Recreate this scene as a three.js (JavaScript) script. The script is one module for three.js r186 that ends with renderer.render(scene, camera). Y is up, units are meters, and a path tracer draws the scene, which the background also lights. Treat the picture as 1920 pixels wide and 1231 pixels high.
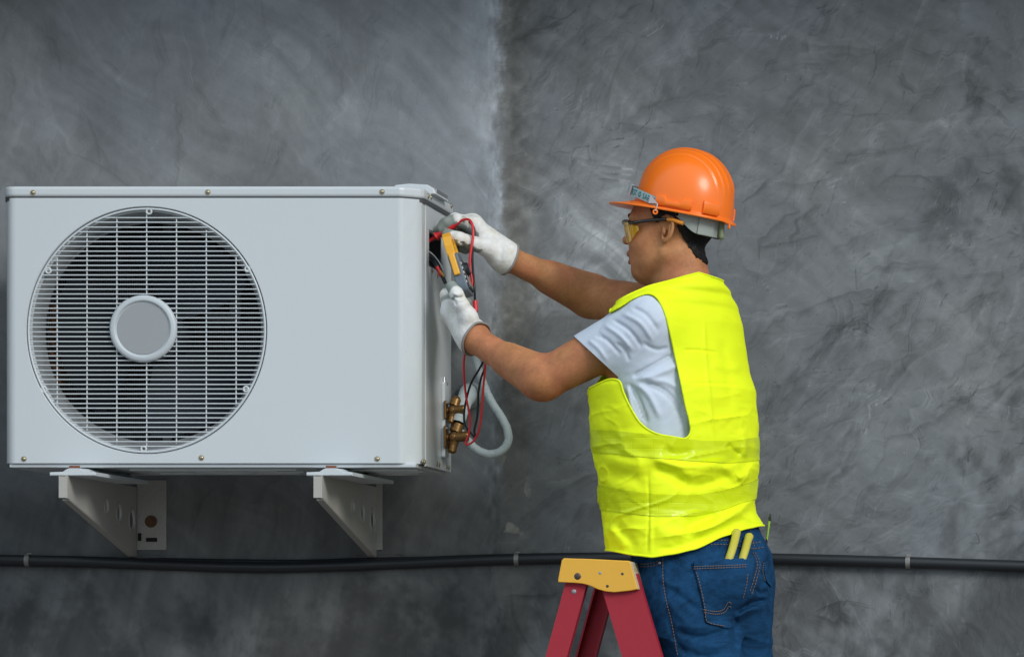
import * as THREE from 'three';
import { RoundedBoxGeometry } from 'three/addons/geometries/RoundedBoxGeometry.js';
import { mergeGeometries } from 'three/addons/utils/BufferGeometryUtils.js';

// ---------------------------------------------------------------- camera, sky, sun, exposure
// Lengths are first laid out in "units" of 1.15 mm (x right, y up, z towards the camera, z = 0 at the front of the
// air conditioner) and turned into metres by toMetres(). The wall stands at z = -440, the ground at y = -2570.
const U = 0.00115, EYE = [2320, -1262, 8100], GROUND = -2570, WALL = -440;
const M = (x, y, z) => new THREE.Vector3((x - 960) * U, (y - GROUND) * U, (z - WALL) * U);
const scene = new THREE.Scene();
const camera = new THREE.PerspectiveCamera(2 * Math.atan(615.5 / 8100) * 180 / Math.PI, 1920 / 1231, 0.1, 400);
camera.position.copy(M(...EYE));
camera.lookAt(camera.position.x, camera.position.y, -10);
camera.setViewOffset(1920, 1231, 960 - EYE[0], 615.5 + EYE[1], 1920, 1231);
const renderer = new THREE.WebGLRenderer({ antialias: true });
renderer.setSize(1024, 656);
renderer.toneMapping = THREE.LinearToneMapping;
renderer.toneMappingExposure = 1.22;
renderer.shadowMap.enabled = true;
{ // overcast sky: brighter overhead, faintly blue
  const w = 256, h = 128, d = new Float32Array(w * h * 4);
  for (let j = 0; j < h; j++) for (let i = 0; i < w; i++) {
    const e = ((j + 0.5) / h - 0.5) * Math.PI, s = Math.max(0, Math.sin(e)), o = (j * w + i) * 4;
    const az = (i + 0.5) / w * Math.PI * 2, cl = 1 + 0.05 * Math.sin(az * 3 + 5 * e) * Math.sin(az * 5 - 3 * e + 1);
    const L = (0.60 + 0.46 * s) * cl;
    d[o] = L * 0.83; d[o + 1] = L * 0.98; d[o + 2] = L * 1.12; d[o + 3] = 1;
  }
  const t = new THREE.DataTexture(d, w, h, THREE.RGBAFormat, THREE.FloatType);
  t.mapping = THREE.EquirectangularReflectionMapping; t.magFilter = THREE.LinearFilter; t.needsUpdate = true;
  scene.background = t; scene.environment = t;
}
const sun = new THREE.DirectionalLight(new THREE.Color(1, 0.97, 0.92), 1.5);
sun.position.set(5.6, 6.2, 5.4); sun.target.position.set(0, 1.5, 0);
sun.castShadow = true; sun.shadow.radius = 40; sun.shadow.mapSize.set(2048, 2048);
Object.assign(sun.shadow.camera, { left: -4, right: 4, top: 4, bottom: -4, near: 0.5, far: 25 });
scene.add(sun, sun.target);

// ---------------------------------------------------------------- helpers
let seed = 7;
const rnd = () => { seed = (seed + 0x6D2B79F5) | 0; let t = Math.imul(seed ^ (seed >>> 15), 1 | seed); t = (t + Math.imul(t ^ (t >>> 7), 61 | t)) ^ t; return ((t ^ (t >>> 14)) >>> 0) / 4294967296; };
const rr = (a, b) => a + (b - a) * rnd();
const hyp = (a, b, c = 0) => Math.sqrt(a * a + b * b + c * c);
const clamp = (x, a, b) => x < a ? a : x > b ? b : x, lerp = (a, b, t) => a + (b - a) * t;
const sst = (a, b, x) => { const t = clamp((x - a) / (b - a), 0, 1); return t * t * (3 - 2 * t); };
const PERM = new Uint8Array(512); { const p = [...Array(256).keys()]; for (let i = 255; i > 0; i--) { const j = Math.floor(rnd() * (i + 1)); [p[i], p[j]] = [p[j], p[i]]; } for (let i = 0; i < 512; i++) PERM[i] = p[i & 255]; }
const RV = new Float32Array(256).map(() => rnd() * 2 - 1);
const h3 = (x, y, z) => RV[PERM[PERM[PERM[x & 255] + (y & 255)] + (z & 255)]];
function noise(x, y, z = 0) {
  const X = Math.floor(x), Y = Math.floor(y), Z = Math.floor(z); let u = x - X, v = y - Y, w = z - Z;
  u = u * u * (3 - 2 * u); v = v * v * (3 - 2 * v); w = w * w * (3 - 2 * w);
  const a = lerp(lerp(h3(X, Y, Z), h3(X + 1, Y, Z), u), lerp(h3(X, Y + 1, Z), h3(X + 1, Y + 1, Z), u), v);
  if (w === 0) return a;
  const b = lerp(lerp(h3(X, Y, Z + 1), h3(X + 1, Y, Z + 1), u), lerp(h3(X, Y + 1, Z + 1), h3(X + 1, Y + 1, Z + 1), u), v);
  return lerp(a, b, w);
}
const fbm = (x, y, z = 0, o = 4) => { let s = 0, a = 0.5; for (let i = 0; i < o; i++) { s += a * noise(x, y, z); x = x * 2.03 + 17; y = y * 2.03 + 31; z = z ? z * 2.03 + 5 : 0; a *= 0.5; } return s; };
// a point of the photograph's plan at depth z, in units
const P = (px, py, z = 0) => { const k = (EYE[2] - z) / EYE[2]; return [EYE[0] + (px - EYE[0]) * k, -(-EYE[1] + (py + EYE[1]) * k), z]; };
const V3 = (a) => new THREE.Vector3(a[0], a[1], a[2]);
const names = new Map();
const numbered = (n) => { const k = names.get(n) ?? 0; names.set(n, k + 1); return k ? n + '_' + String(k).padStart(3, '0') : n; };
const origin = new Map();
function thing(name, label, category, base, group) {
  const o = new THREE.Group(); o.name = numbered(name); o.position.copy(M(...base)); origin.set(o, base);
  o.userData = { label, category }; if (group) o.userData.group = group;
  scene.add(o); return o;
}
function grow(parent, m) { m.castShadow = m.receiveShadow = true; origin.set(m, origin.get(parent)); parent.add(m); return m; }
// a part: geometry given in units in the whole place, set down relative to its thing's base
function part(name, geom, mat, parent, label) {
  const g = Array.isArray(geom) ? merge(geom) : geom, b = origin.get(parent);
  g.translate(-b[0], -b[1], -b[2]); g.scale(U, U, U);
  const m = new THREE.Mesh(g, mat); m.name = name; if (label) m.userData.label = label;
  return grow(parent, m);
}
// a part that shares its geometry (already in metres) with alike ones
function partAt(name, geom, mat, parent, pos, turn, scl) {
  const b = origin.get(parent), m = new THREE.Mesh(geom, mat); m.name = name;
  m.position.set((pos[0] - b[0]) * U, (pos[1] - b[1]) * U, (pos[2] - b[2]) * U);
  if (turn) m.rotation.set(...turn); if (scl) m.scale.set(...scl);
  return grow(parent, m);
}
function structure(name, geom, mat, label) {
  const m = new THREE.Mesh(geom, mat); m.name = name; m.userData.kind = 'structure'; if (label) m.userData.label = label;
  m.castShadow = m.receiveShadow = true; scene.add(m); return m;
}
function merge(list) {
  return mergeGeometries(list.map((g) => {
    g = g.index ? g.toNonIndexed() : g;
    for (const k of Object.keys(g.attributes)) if (!['position', 'normal', 'uv'].includes(k)) g.deleteAttribute(k);
    if (!g.attributes.uv) g.setAttribute('uv', new THREE.BufferAttribute(new Float32Array(g.attributes.position.count * 2), 2));
    return g;
  }));
}
const box = (x0, x1, y0, y1, z0, z1, r = 0, seg = 2) => {
  const w = Math.abs(x1 - x0), h = Math.abs(y1 - y0), d = Math.abs(z1 - z0), rad = Math.min(r, w / 2.02, h / 2.02, d / 2.02);
  const g = rad > 0 ? new RoundedBoxGeometry(w, h, d, seg, rad) : new THREE.BoxGeometry(w, h, d);
  return g.translate((x0 + x1) / 2, (y0 + y1) / 2, (z0 + z1) / 2);
};
const curve = (pts, closed = false) => new THREE.CatmullRomCurve3(pts.map(V3), closed, 'centripetal');
const tube = (pts, r, n = 60, m = 10, closed = false) => {
  const c = curve(pts, closed), g = new THREE.TubeGeometry(c, n, r, m, closed);
  if (closed) return g;
  const caps = [[0, -1], [1, 1]].map(([t, s]) => { const d = new THREE.CircleGeometry(r, m), q = new THREE.Quaternion().setFromUnitVectors(new THREE.Vector3(0, 0, 1), c.getTangentAt(t).multiplyScalar(s)); return d.applyQuaternion(q).translate(...c.getPointAt(t)); });
  return merge([g, ...caps]);
};
const along = (g, a, b) => { // a geometry along +y moved so that +y runs from a to b
  const d = V3(b).sub(V3(a)).normalize();
  return g.applyQuaternion(new THREE.Quaternion().setFromUnitVectors(new THREE.Vector3(0, 1, 0), d)).translate(...V3(a).add(V3(b)).multiplyScalar(0.5));
};
const rod = (a, b, r0, r1 = r0, n = 16) => along(new THREE.CylinderGeometry(r1, r0, V3(a).distanceTo(V3(b)), n), a, b);
const shapeOf = (pts) => new THREE.Shape(pts.map((p) => new THREE.Vector2(p[0], p[1])));
// textures
function dataTex(w, h, fn, srgb, rep) {
  const d = new Uint8Array(w * h * 4);
  for (let j = 0; j < h; j++) for (let i = 0; i < w; i++) { const c = fn(i, j), o = (j * w + i) * 4; for (let k = 0; k < 3; k++) d[o + k] = clamp(Math.round((Array.isArray(c) ? c[k] : c) * 255), 0, 255); d[o + 3] = 255; }
  const t = new THREE.DataTexture(d, w, h); t.magFilter = THREE.LinearFilter; t.wrapS = t.wrapT = THREE.RepeatWrapping;
  if (srgb) t.colorSpace = THREE.SRGBColorSpace; if (rep) t.repeat.set(rep[0], rep[1]); t.needsUpdate = true; return t;
}
const enc = (x) => x <= 0.0031308 ? x * 12.92 : 1.055 * Math.pow(x, 1 / 2.4) - 0.055;
const lin = (r, g, b) => new THREE.Color().setRGB(r, g, b);
const mat = (r, g, b, rough, o = {}) => new (o.clearcoat || o.sheen || o.transmission || o.specularIntensity ? THREE.MeshPhysicalMaterial : THREE.MeshStandardMaterial)({ color: lin(r, g, b), roughness: rough, ...o });
const tileNoise = (n, f, o, s = 0) => { // a tileable grain of n x n texels
  return (i, j) => { const a = i / n * Math.PI * 2, b = j / n * Math.PI * 2; return 0.5 + 0.5 * fbm(Math.cos(a) * f + 40 + s, Math.sin(a) * f + Math.cos(b) * f * 0.9 + 20, Math.sin(b) * f + 10.3, o); };
};
// grids of points -> surface: rows of [x, y, z]
function gridGeo(rows, cu = false, uvs = null) {
  const nv = rows.length, nu = rows[0].length, pos = [], uv = [], idx = [];
  rows.forEach((r, j) => r.forEach((p, i) => { pos.push(p[0], p[1], p[2]); if (uvs) uv.push(...uvs(i / (nu - 1), j / (nv - 1))); else uv.push(i / (nu - 1), j / (nv - 1)); }));
  for (let j = 0; j < nv - 1; j++) for (let i = 0; i < nu - 1; i++) { const a = j * nu + i, b = a + 1, c = a + nu, d = c + 1; idx.push(a, b, d, a, d, c); }
  const g = new THREE.BufferGeometry();
  g.setAttribute('position', new THREE.Float32BufferAttribute(pos, 3)); g.setAttribute('uv', new THREE.Float32BufferAttribute(uv, 2)); g.setIndex(idx);
  g.computeVertexNormals();
  if (cu) { // weld the seam's normals
    const n = g.attributes.normal; for (let j = 0; j < nv; j++) { const a = j * nu, b = a + nu - 1; const x = n.getX(a) + n.getX(b), y = n.getY(a) + n.getY(b), z = n.getZ(a) + n.getZ(b), l = hyp(x, y, z) || 1; n.setXYZ(a, x / l, y / l, z / l); n.setXYZ(b, x / l, y / l, z / l); }
  }
  return g;
}

// ---------------------------------------------------------------- signed distance modelling: field -> surface net
function meshField(f, lo, hi, h, lip = 1.3) {
  const B = 6, nb = [0, 1, 2].map((k) => Math.ceil((hi[k] - lo[k]) / (h * B))), [nx, ny, nz] = nb.map((n) => n * B + 1);
  const val = new Float32Array(nx * ny * nz).fill(NaN), act = [], half = h * B * 0.87 * lip;
  const at = (i, j, k) => (k * ny + j) * nx + i;
  for (let c = 0; c < nb[2]; c++) for (let b = 0; b < nb[1]; b++) for (let a = 0; a < nb[0]; a++) {
    if (Math.abs(f(lo[0] + (a + 0.5) * B * h, lo[1] + (b + 0.5) * B * h, lo[2] + (c + 0.5) * B * h)) > half) continue;
    act.push([a * B, b * B, c * B]);
    for (let k = c * B; k <= c * B + B; k++) for (let j = b * B; j <= b * B + B; j++) for (let i = a * B; i <= a * B + B; i++) { const o = at(i, j, k); if (val[o] !== val[o]) val[o] = f(lo[0] + i * h, lo[1] + j * h, lo[2] + k * h); }
  }
  const id = new Int32Array(nx * ny * nz).fill(-1), pos = [], idx = [];
  for (const [a, b, c] of act) for (let k = c; k < c + B; k++) for (let j = b; j < b + B; j++) for (let i = a; i < a + B; i++) {
    let m = 0, n = 0, x = 0, y = 0, z = 0; const v = [];
    for (let q = 0; q < 8; q++) { const s = val[at(i + (q & 1), j + (q >> 1 & 1), k + (q >> 2))]; v.push(s); if (s < 0) m |= 1 << q; }
    if (m === 0 || m === 255) continue;
    for (let q = 0; q < 8; q++) for (const e of [1, 2, 4]) if (!(q & e)) { const r = q | e; if ((m >> q & 1) !== (m >> r & 1)) { const t = v[q] / (v[q] - v[r]); x += (q & 1) + (e === 1 ? t : 0); y += (q >> 1 & 1) + (e === 2 ? t : 0); z += (q >> 2) + (e === 4 ? t : 0); n++; } }
    id[at(i, j, k)] = pos.length / 3; pos.push(lo[0] + (i + x / n) * h, lo[1] + (j + y / n) * h, lo[2] + (k + z / n) * h);
  }
  const quad = (a, b, c, d, flip) => { if (a < 0 || b < 0 || c < 0 || d < 0) return; if (flip) idx.push(a, c, b, a, d, c); else idx.push(a, b, c, a, c, d); };
  for (const [a, b, c] of act) for (let k = c; k < c + B; k++) for (let j = b; j < b + B; j++) for (let i = a; i < a + B; i++) {
    const s = val[at(i, j, k)] < 0;
    if (j > 0 && k > 0) { const t = val[at(i + 1, j, k)]; if (t === t && s !== t < 0) quad(id[at(i, j - 1, k - 1)], id[at(i, j, k - 1)], id[at(i, j, k)], id[at(i, j - 1, k)], !s); }
    if (i > 0 && k > 0) { const t = val[at(i, j + 1, k)]; if (t === t && s !== t < 0) quad(id[at(i - 1, j, k - 1)], id[at(i - 1, j, k)], id[at(i, j, k)], id[at(i, j, k - 1)], !s); }
    if (i > 0 && j > 0) { const t = val[at(i, j, k + 1)]; if (t === t && s !== t < 0) quad(id[at(i - 1, j - 1, k)], id[at(i, j - 1, k)], id[at(i, j, k)], id[at(i - 1, j, k)], !s); }
  }
  const P3 = new Float32Array(pos), N3 = new Float32Array(pos.length), e = h * 0.35;
  for (let pass = 0; pass < 2; pass++) for (let i = 0; i < P3.length; i += 3) {
    const x = P3[i], y = P3[i + 1], z = P3[i + 2];
    let gx = f(x + e, y, z) - f(x - e, y, z), gy = f(x, y + e, z) - f(x, y - e, z), gz = f(x, y, z + e) - f(x, y, z - e); const l = hyp(gx, gy, gz) || 1;
    gx /= l; gy /= l; gz /= l;
    if (pass === 0) { const s = clamp(f(x, y, z) * 2 * e / l, -h * 0.6, h * 0.6); P3[i] -= gx * s; P3[i + 1] -= gy * s; P3[i + 2] -= gz * s; } else { N3[i] = gx; N3[i + 1] = gy; N3[i + 2] = gz; }
  }
  return { p: P3, n: N3, i: idx };
}
function clip(m, g) { // keeps the part where g < 0
  const nv = m.p.length / 3, val = new Float32Array(nv); for (let i = 0; i < nv; i++) val[i] = g(m.p[i * 3], m.p[i * 3 + 1], m.p[i * 3 + 2], m.n[i * 3], m.n[i * 3 + 1], m.n[i * 3 + 2]);
  const p = [], n = [], idx = [], map = new Int32Array(nv).fill(-1), cut = new Map();
  const keep = (v) => { if (map[v] < 0) { map[v] = p.length / 3; for (let c = 0; c < 3; c++) { p.push(m.p[v * 3 + c]); n.push(m.n[v * 3 + c]); } } return map[v]; };
  const split = (a, b) => { const k = a < b ? a * nv + b : b * nv + a; if (!cut.has(k)) { const t = val[a] / (val[a] - val[b]); cut.set(k, p.length / 3); for (let c = 0; c < 3; c++) { p.push(lerp(m.p[a * 3 + c], m.p[b * 3 + c], t)); n.push(lerp(m.n[a * 3 + c], m.n[b * 3 + c], t)); } } return cut.get(k); };
  for (let q = 0; q < m.i.length; q += 3) {
    const t = [m.i[q], m.i[q + 1], m.i[q + 2]], s = t.map((v) => val[v] < 0), c = s.filter(Boolean).length;
    if (c === 3) idx.push(keep(t[0]), keep(t[1]), keep(t[2]));
    else if (c) { const k = c === 1 ? s.indexOf(true) : s.indexOf(false), a = t[k], b = t[(k + 1) % 3], d = t[(k + 2) % 3]; if (c === 1) idx.push(keep(a), split(a, b), split(a, d)); else { const e = split(a, b), f2 = split(a, d), B2 = keep(b), D2 = keep(d); idx.push(e, B2, D2, e, D2, f2); } }
  }
  return { p: new Float32Array(p), n: new Float32Array(n), i: idx };
}
function solid(m, t) { // gives a sheet thickness t inwards
  const nv = m.p.length / 3, p = Array.from(m.p), n = Array.from(m.n), idx = Array.from(m.i), edge = new Map();
  for (let i = 0; i < nv * 3; i++) { p.push(m.p[i] - m.n[i] * t); n.push(-m.n[i]); }
  for (let q = 0; q < m.i.length; q += 3) { const [a, b, c] = [m.i[q], m.i[q + 1], m.i[q + 2]]; idx.push(a + nv, c + nv, b + nv); for (const [u, v] of [[a, b], [b, c], [c, a]]) { const k = u < v ? u * nv + v : v * nv + u; edge.set(k, edge.has(k) ? null : [u, v]); } }
  for (const e of edge.values()) if (e) idx.push(e[0], e[0] + nv, e[1] + nv, e[0], e[1] + nv, e[1]);
  return { p: new Float32Array(p), n: new Float32Array(n), i: idx };
}
function joined(list) { const p = [], n = [], i = []; for (const m of list) { const o = p.length / 3; for (const x of m.p) p.push(x); for (const x of m.n) n.push(x); for (const x of m.i) i.push(x + o); } return { p: new Float32Array(p), n: new Float32Array(n), i }; }
function geo(m, color, uvf) {
  const g = new THREE.BufferGeometry(), nv = m.p.length / 3;
  g.setAttribute('position', new THREE.BufferAttribute(m.p.slice(), 3)); g.setAttribute('normal', new THREE.BufferAttribute(m.n.slice(), 3)); g.setIndex(m.i);
  const uv = new Float32Array(nv * 2), col = color && new Float32Array(nv * 3);
  for (let i = 0; i < nv; i++) {
    const a = [m.p[i * 3], m.p[i * 3 + 1], m.p[i * 3 + 2]], b = [m.n[i * 3], m.n[i * 3 + 1], m.n[i * 3 + 2]];
    const t = uvf ? uvf(a, b) : [(a[0] + a[2] * 0.7) * U, a[1] * U]; uv[i * 2] = t[0]; uv[i * 2 + 1] = t[1];
    if (col) col.set(color(a, b), i * 3);
  }
  g.setAttribute('uv', new THREE.BufferAttribute(uv, 2)); if (col) g.setAttribute('color', new THREE.BufferAttribute(col, 3));
  return g;
}
const smin = (a, b, k) => { const h = Math.max(k - Math.abs(a - b), 0) / k; return Math.min(a, b) - h * h * k * 0.25; };
const smax = (a, b, k) => -smin(-a, -b, k);
const cap = (x, y, z, a, b, ra, rb) => { const bx = b[0] - a[0], by = b[1] - a[1], bz = b[2] - a[2], px = x - a[0], py = y - a[1], pz = z - a[2], t = clamp((px * bx + py * by + pz * bz) / (bx * bx + by * by + bz * bz), 0, 1); return hyp(px - bx * t, py - by * t, pz - bz * t) - (ra + (rb - ra) * t); };
const ell = (x, y, z, c, r) => { const a = (x - c[0]) / r[0], b = (y - c[1]) / r[1], d = (z - c[2]) / r[2], k = hyp(a, b, d), q = hyp(a / r[0], b / r[1], d / r[2]); return k < 1e-6 ? -Math.min(...r) : k * (k - 1) / q; };
const polyDist = (poly, x, y) => { let d = 1e9, s = 1; for (let i = 0, j = poly.length - 1; i < poly.length; j = i++) { const [ax, ay] = poly[i], [bx, by] = poly[j], ex = bx - ax, ey = by - ay, wx = x - ax, wy = y - ay, t = clamp((wx * ex + wy * ey) / (ex * ex + ey * ey), 0, 1); d = Math.min(d, hyp(wx - ex * t, wy - ey * t)); if ((ay > y) !== (by > y) && x < ex * (y - ay) / ey + ax) s = -s; } return s * d; };
const smoothPoly = (pts, n = 8) => new THREE.CatmullRomCurve3(pts.map((p) => new THREE.Vector3(p[0], p[1], 0)), true, 'centripetal').getPoints(pts.length * n).slice(0, -1).map((p) => [p.x, p.y]);
const table = (rows) => { // values looked up in steps of half a unit
  const f = tableAt(rows), y0 = rows[rows.length - 1][0], n = Math.ceil((rows[0][0] - y0) * 2), L = Array.from({ length: n + 1 }, (_, i) => f(y0 + i / 2));
  return (y) => L[y <= y0 ? 0 : Math.min(n, Math.round((y - y0) * 2))];
};
const tableAt = (rows) => (y) => { // rows of [y, ...values] with y falling; smooth between
  if (y >= rows[0][0]) return rows[0]; const e = rows[rows.length - 1]; if (y <= e[0]) return e;
  let i = 0; while (rows[i + 1][0] > y) i++;
  const t = (y - rows[i][0]) / (rows[i + 1][0] - rows[i][0]), q = t * t * (3 - 2 * t), s = lerp(t, q, 0.35); return rows[i].map((v, k) => lerp(v, rows[i + 1][k], s));
};
// ---------------------------------------------------------------- the setting: ground, rendered wall and unseen blockers added for shade
{
  const n = 512, a = tileNoise(n, 3, 5), b = tileNoise(n, 14, 4, 9);
  const gt = dataTex(n, n, (i, j) => { const v = 0.13 + 0.05 * (a(i, j) - 0.5) + 0.07 * (b(i, j) - 0.5); return [enc(v * 1.08), enc(v), enc(v * 0.88)]; }, true);
  const gm = new THREE.MeshStandardMaterial({ map: gt, roughness: 0.95, bumpMap: dataTex(n, n, (i, j) => b(i, j)), bumpScale: 0.004 });
  const g = new THREE.PlaneGeometry(240, 240); { const uv = g.attributes.uv; for (let i = 0; i < uv.count; i++) uv.setXY(i, uv.getX(i) * 160, uv.getY(i) * 160); }
  structure('ground', g.rotateX(-Math.PI / 2).translate(0, 0, 100), gm);
}
{ // trowelled cement render: tone and relief are painted texel by texel, stroke by stroke
  const W = 2048, H = 1316, X0 = -64, Y0 = -42;             // texel (0, 0) is the plan point (X0, Y0); rows run downwards
  const tone = new Float32Array(W * H), warm = new Float32Array(W * H), rel = new Float32Array(W * H);
  const seam = (y) => 938 + 5 * noise(y * 0.02, 3.3) + 4 * noise(y * 0.09, 7.1) + 2.5 * noise(y * 0.3, 1.7);
  for (let j = 0; j < H; j++) for (let i = 0; i < W; i++) {
    const x = i + X0, y = j + Y0, o = j * W + i, s0 = x - seam(y), s = Math.abs(s0) < 60 ? s0 + 13 * fbm(x * 0.11, y * 0.05, 0, 4) : s0;
    const wx = x + 40 * noise(x * 0.008, y * 0.008, 2.5), wy = y + 40 * noise(x * 0.008, y * 0.008, 9.5);
    const cloud = fbm(wx * 0.006, wy * 0.006, 0, 5), fine = fbm(x * 0.06, y * 0.06, 0, 4), grain = noise(x * 0.7, y * 0.7);
    const br = fbm((wx * 0.8 + wy * 0.6) * 0.004, (wy * 0.8 - wx * 0.6) * 0.05, 0, 4);
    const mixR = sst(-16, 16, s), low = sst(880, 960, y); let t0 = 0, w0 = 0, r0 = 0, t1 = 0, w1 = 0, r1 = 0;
    if (mixR < 1) {
      t0 = 0.26 * cloud + 0.08 * fine + 0.12 * br + 0.025 * grain;
      if (low > 0) t0 += low * (0.34 * fbm(wx * 0.03 + wy * 0.006, wy * 0.004, 0, 4) - 0.30);  // drip streaks and the lower wall's shade, both painted into the tone
      const flank = Math.exp(-Math.pow((s + 8) / 58, 2));
      if (s > -260) t0 += flank * (0.22 + 0.34 * fbm(x * 0.03, y * 0.012, 0, 4)) * (1 - 0.72 * sst(620, 860, y)) + Math.exp(-Math.pow((s + 8) / 20, 2)) * 0.4 * fbm(x * 0.12, y * 0.05, 0, 3);
      w0 = 0.25 * fbm(wx * 0.005 + 50, wy * 0.005, 0, 3) + 0.30 * low * (1 - sst(300, 500, 500 - x) * 0.5) - 0.08 * flank;
      r0 = 0.10 * cloud + 0.08 * br + 0.05 * fine;
    }
    if (mixR > 0) {
      const strip = Math.exp(-Math.pow((s - 22) / 40, 2));
      t1 = 0.26 * cloud + 0.11 * fine + 0.13 * br + 0.025 * grain - 0.18 - strip * (0.13 - 0.25 * fine) * (1 - 0.8 * sst(700, 900, y));
      w1 = 0.22 * fbm(wx * 0.006 + 50, wy * 0.006, 0, 3) + 0.45 * strip;
      const flake = s > 130 || y < 810 ? 0 : sst(0.02, 0.12, fbm(x * 0.03, y * 0.022, 0, 5)) * Math.exp(-Math.pow((s - 22) / 30, 2)) * sst(820, 880, y) * (1 - sst(990, 1020, y));
      t1 += 0.42 * flake; w1 += 0.3 * flake;
      r1 = 0.12 * cloud + 0.14 * br + 0.09 * fine + 0.5 * flake;
    }
    tone[o] = lerp(t0, t1, mixR); warm[o] = lerp(w0, w1, mixR); rel[o] = lerp(r0, r1, mixR);
    { // shade painted into the tone: patchy darkening towards the bottom and right end
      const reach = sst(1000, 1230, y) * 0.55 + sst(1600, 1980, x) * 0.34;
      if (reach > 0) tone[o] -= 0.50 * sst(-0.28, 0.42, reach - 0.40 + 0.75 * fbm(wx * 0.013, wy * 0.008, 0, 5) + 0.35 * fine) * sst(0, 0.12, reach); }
    const pale = Math.exp(-Math.pow((x - 1120) / 120, 2) - Math.pow((y - 480) / 150, 2)); // a paler, thinner coat
    if (s > 0) tone[o] += pale * (0.34 + 0.4 * br) + 0.1 * Math.exp(-Math.pow((x - 1290) / 90, 2) - Math.pow((y - 190) / 130, 2));
  }
  function stroke(cx, cy, ang, len, wid, bend, amp, edge, rag) { // one sweep of the trowel: sharp at one side, run out at the other
    const ca = Math.cos(ang), sa = Math.sin(ang), R = len * 0.5 + wid + Math.abs(bend) * len, sd = rnd() * 200, sw = rr(0.15, 0.5);
    for (let j = Math.max(0, Math.floor(cy - R - Y0)); j < Math.min(H, cy + R - Y0); j++) for (let i = Math.max(0, Math.floor(cx - R - X0)); i < Math.min(W, cx + R - X0); i++) {
      const dx = i + X0 - cx, dy = j + Y0 - cy, t = (dx * ca + dy * sa) / len, u = -dx * sa + dy * ca - bend * len * (t * t * 4 - 0.5);
      if (t < -0.6 || t > 0.6) continue;
      const v = u / wid + 0.16 * rag * noise(t * len * 0.06, sd); if (v < -0.12 || v > 1.05) continue;
      const end = sst(0.55, 0.32, Math.abs(t) + 0.10 * rag * noise(v * 8, sd + 5));
      const side = sst(-0.08, edge, v) * sst(1.05, 0.15, v), str = 0.6 + 0.55 * noise(v * wid * sw, sd + 9, t * 2.5 + 0.3);
      const o = j * W + i; tone[o] += amp * end * side * str * (amp > 0 ? 0.75 : 1.1); rel[o] += Math.abs(amp) * 1.6 * end * side * (0.6 + 0.5 * str);
    }
  }
  for (let k = 0; k < 520; k++) { // right of the seam: bold sweeps
    const x = rr(945, 1990), y = rr(-40, 1274); if (x < seam(y) + 30) continue;
    const a = y > 1060 ? rr(0.9, 1.9) : x < 1180 ? rr(-1.4, -0.4) : rr(-1.3, 0.2);
    stroke(x, y, a, rr(50, 210), rr(10, 52), rr(-0.10, 0.10), (rnd() < 0.52 ? -1 : 1) * rr(0.05, 0.19), rr(0.01, 0.16), rr(0.5, 2));
  }
  for (let k = 0; k < 240; k++) { // left of it: softer
    const x = rr(-60, 925), y = rr(-40, 1274);
    const a = y > 880 ? rr(1.35, 2.1) : rr(0.6, 2.3);
    stroke(x, y, a, rr(40, 190), rr(8, 46), rr(-0.12, 0.12), (rnd() < 0.5 ? -1 : 1) * rr(0.03, 0.13), rr(0.02, 0.25), rr(0.5, 2));
  }
  for (let k = 0; k < 26; k++) { const q = rnd(); stroke(lerp(1010, 1190, q) + rr(-20, 20), lerp(560, 400, q) + rr(-40, 40), -0.75 + rr(-0.25, 0.25), rr(90, 170), rr(12, 34), 0.12, rr(-0.06, 0.12), 0.05, 1); }
  for (let k = 0; k < 30; k++) stroke(rr(1010, 1190), rr(40, 330), rr(-1.5, -0.9), rr(40, 130), rr(6, 22), rr(-0.2, 0.2), rr(-0.16, 0.16), 0.03, 2);
  for (let k = 0; k < 40; k++) stroke(rr(1400, 1600), rr(580, 1000), rr(-0.9, -0.2), rr(40, 150), rr(8, 26), rr(-0.1, 0.1), rr(-0.22, 0.16), 0.02, 2);
  for (let k = 0; k < 5200; k++) { // small dabs and drags of the trowel
    const x = rr(-60, 1980), y = rr(-40, 1270), L = x < seam(y), q = L ? 0.45 : 1;
    stroke(x, y, L ? (y > 880 ? rr(1.3, 2) : rr(0.4, 2.2)) : y > 1060 ? rr(0.9, 1.9) : rr(-1.5, 0.1), rr(8, 46), rr(1.5, 8), rr(-0.15, 0.15), (rnd() < 0.55 ? -1 : 1) * rr(0.04, 0.15) * q, rr(0.02, 0.3), 1.5);
  }
  for (let k = 0; k < 2600; k++) { const x = rr(-60, 1980), y = rr(-40, 1270), i0 = Math.floor(x - X0), j0 = Math.floor(y - Y0), w = rr(0.5, 1.6), am = (rnd() < 0.6 ? -1 : 1) * rr(0.08, 0.3) * (x < 930 ? 0.5 : 1); // pits and grit
    for (let dj = -3; dj <= 3; dj++) for (let di = -3; di <= 3; di++) { const i = i0 + di, j = j0 + dj; if (i < 0 || j < 0 || i >= W || j >= H) continue; const e = Math.exp(-(di * di + dj * dj) / (w * w)); tone[j * W + i] += am * e; rel[j * W + i] += am * e; } }
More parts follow.
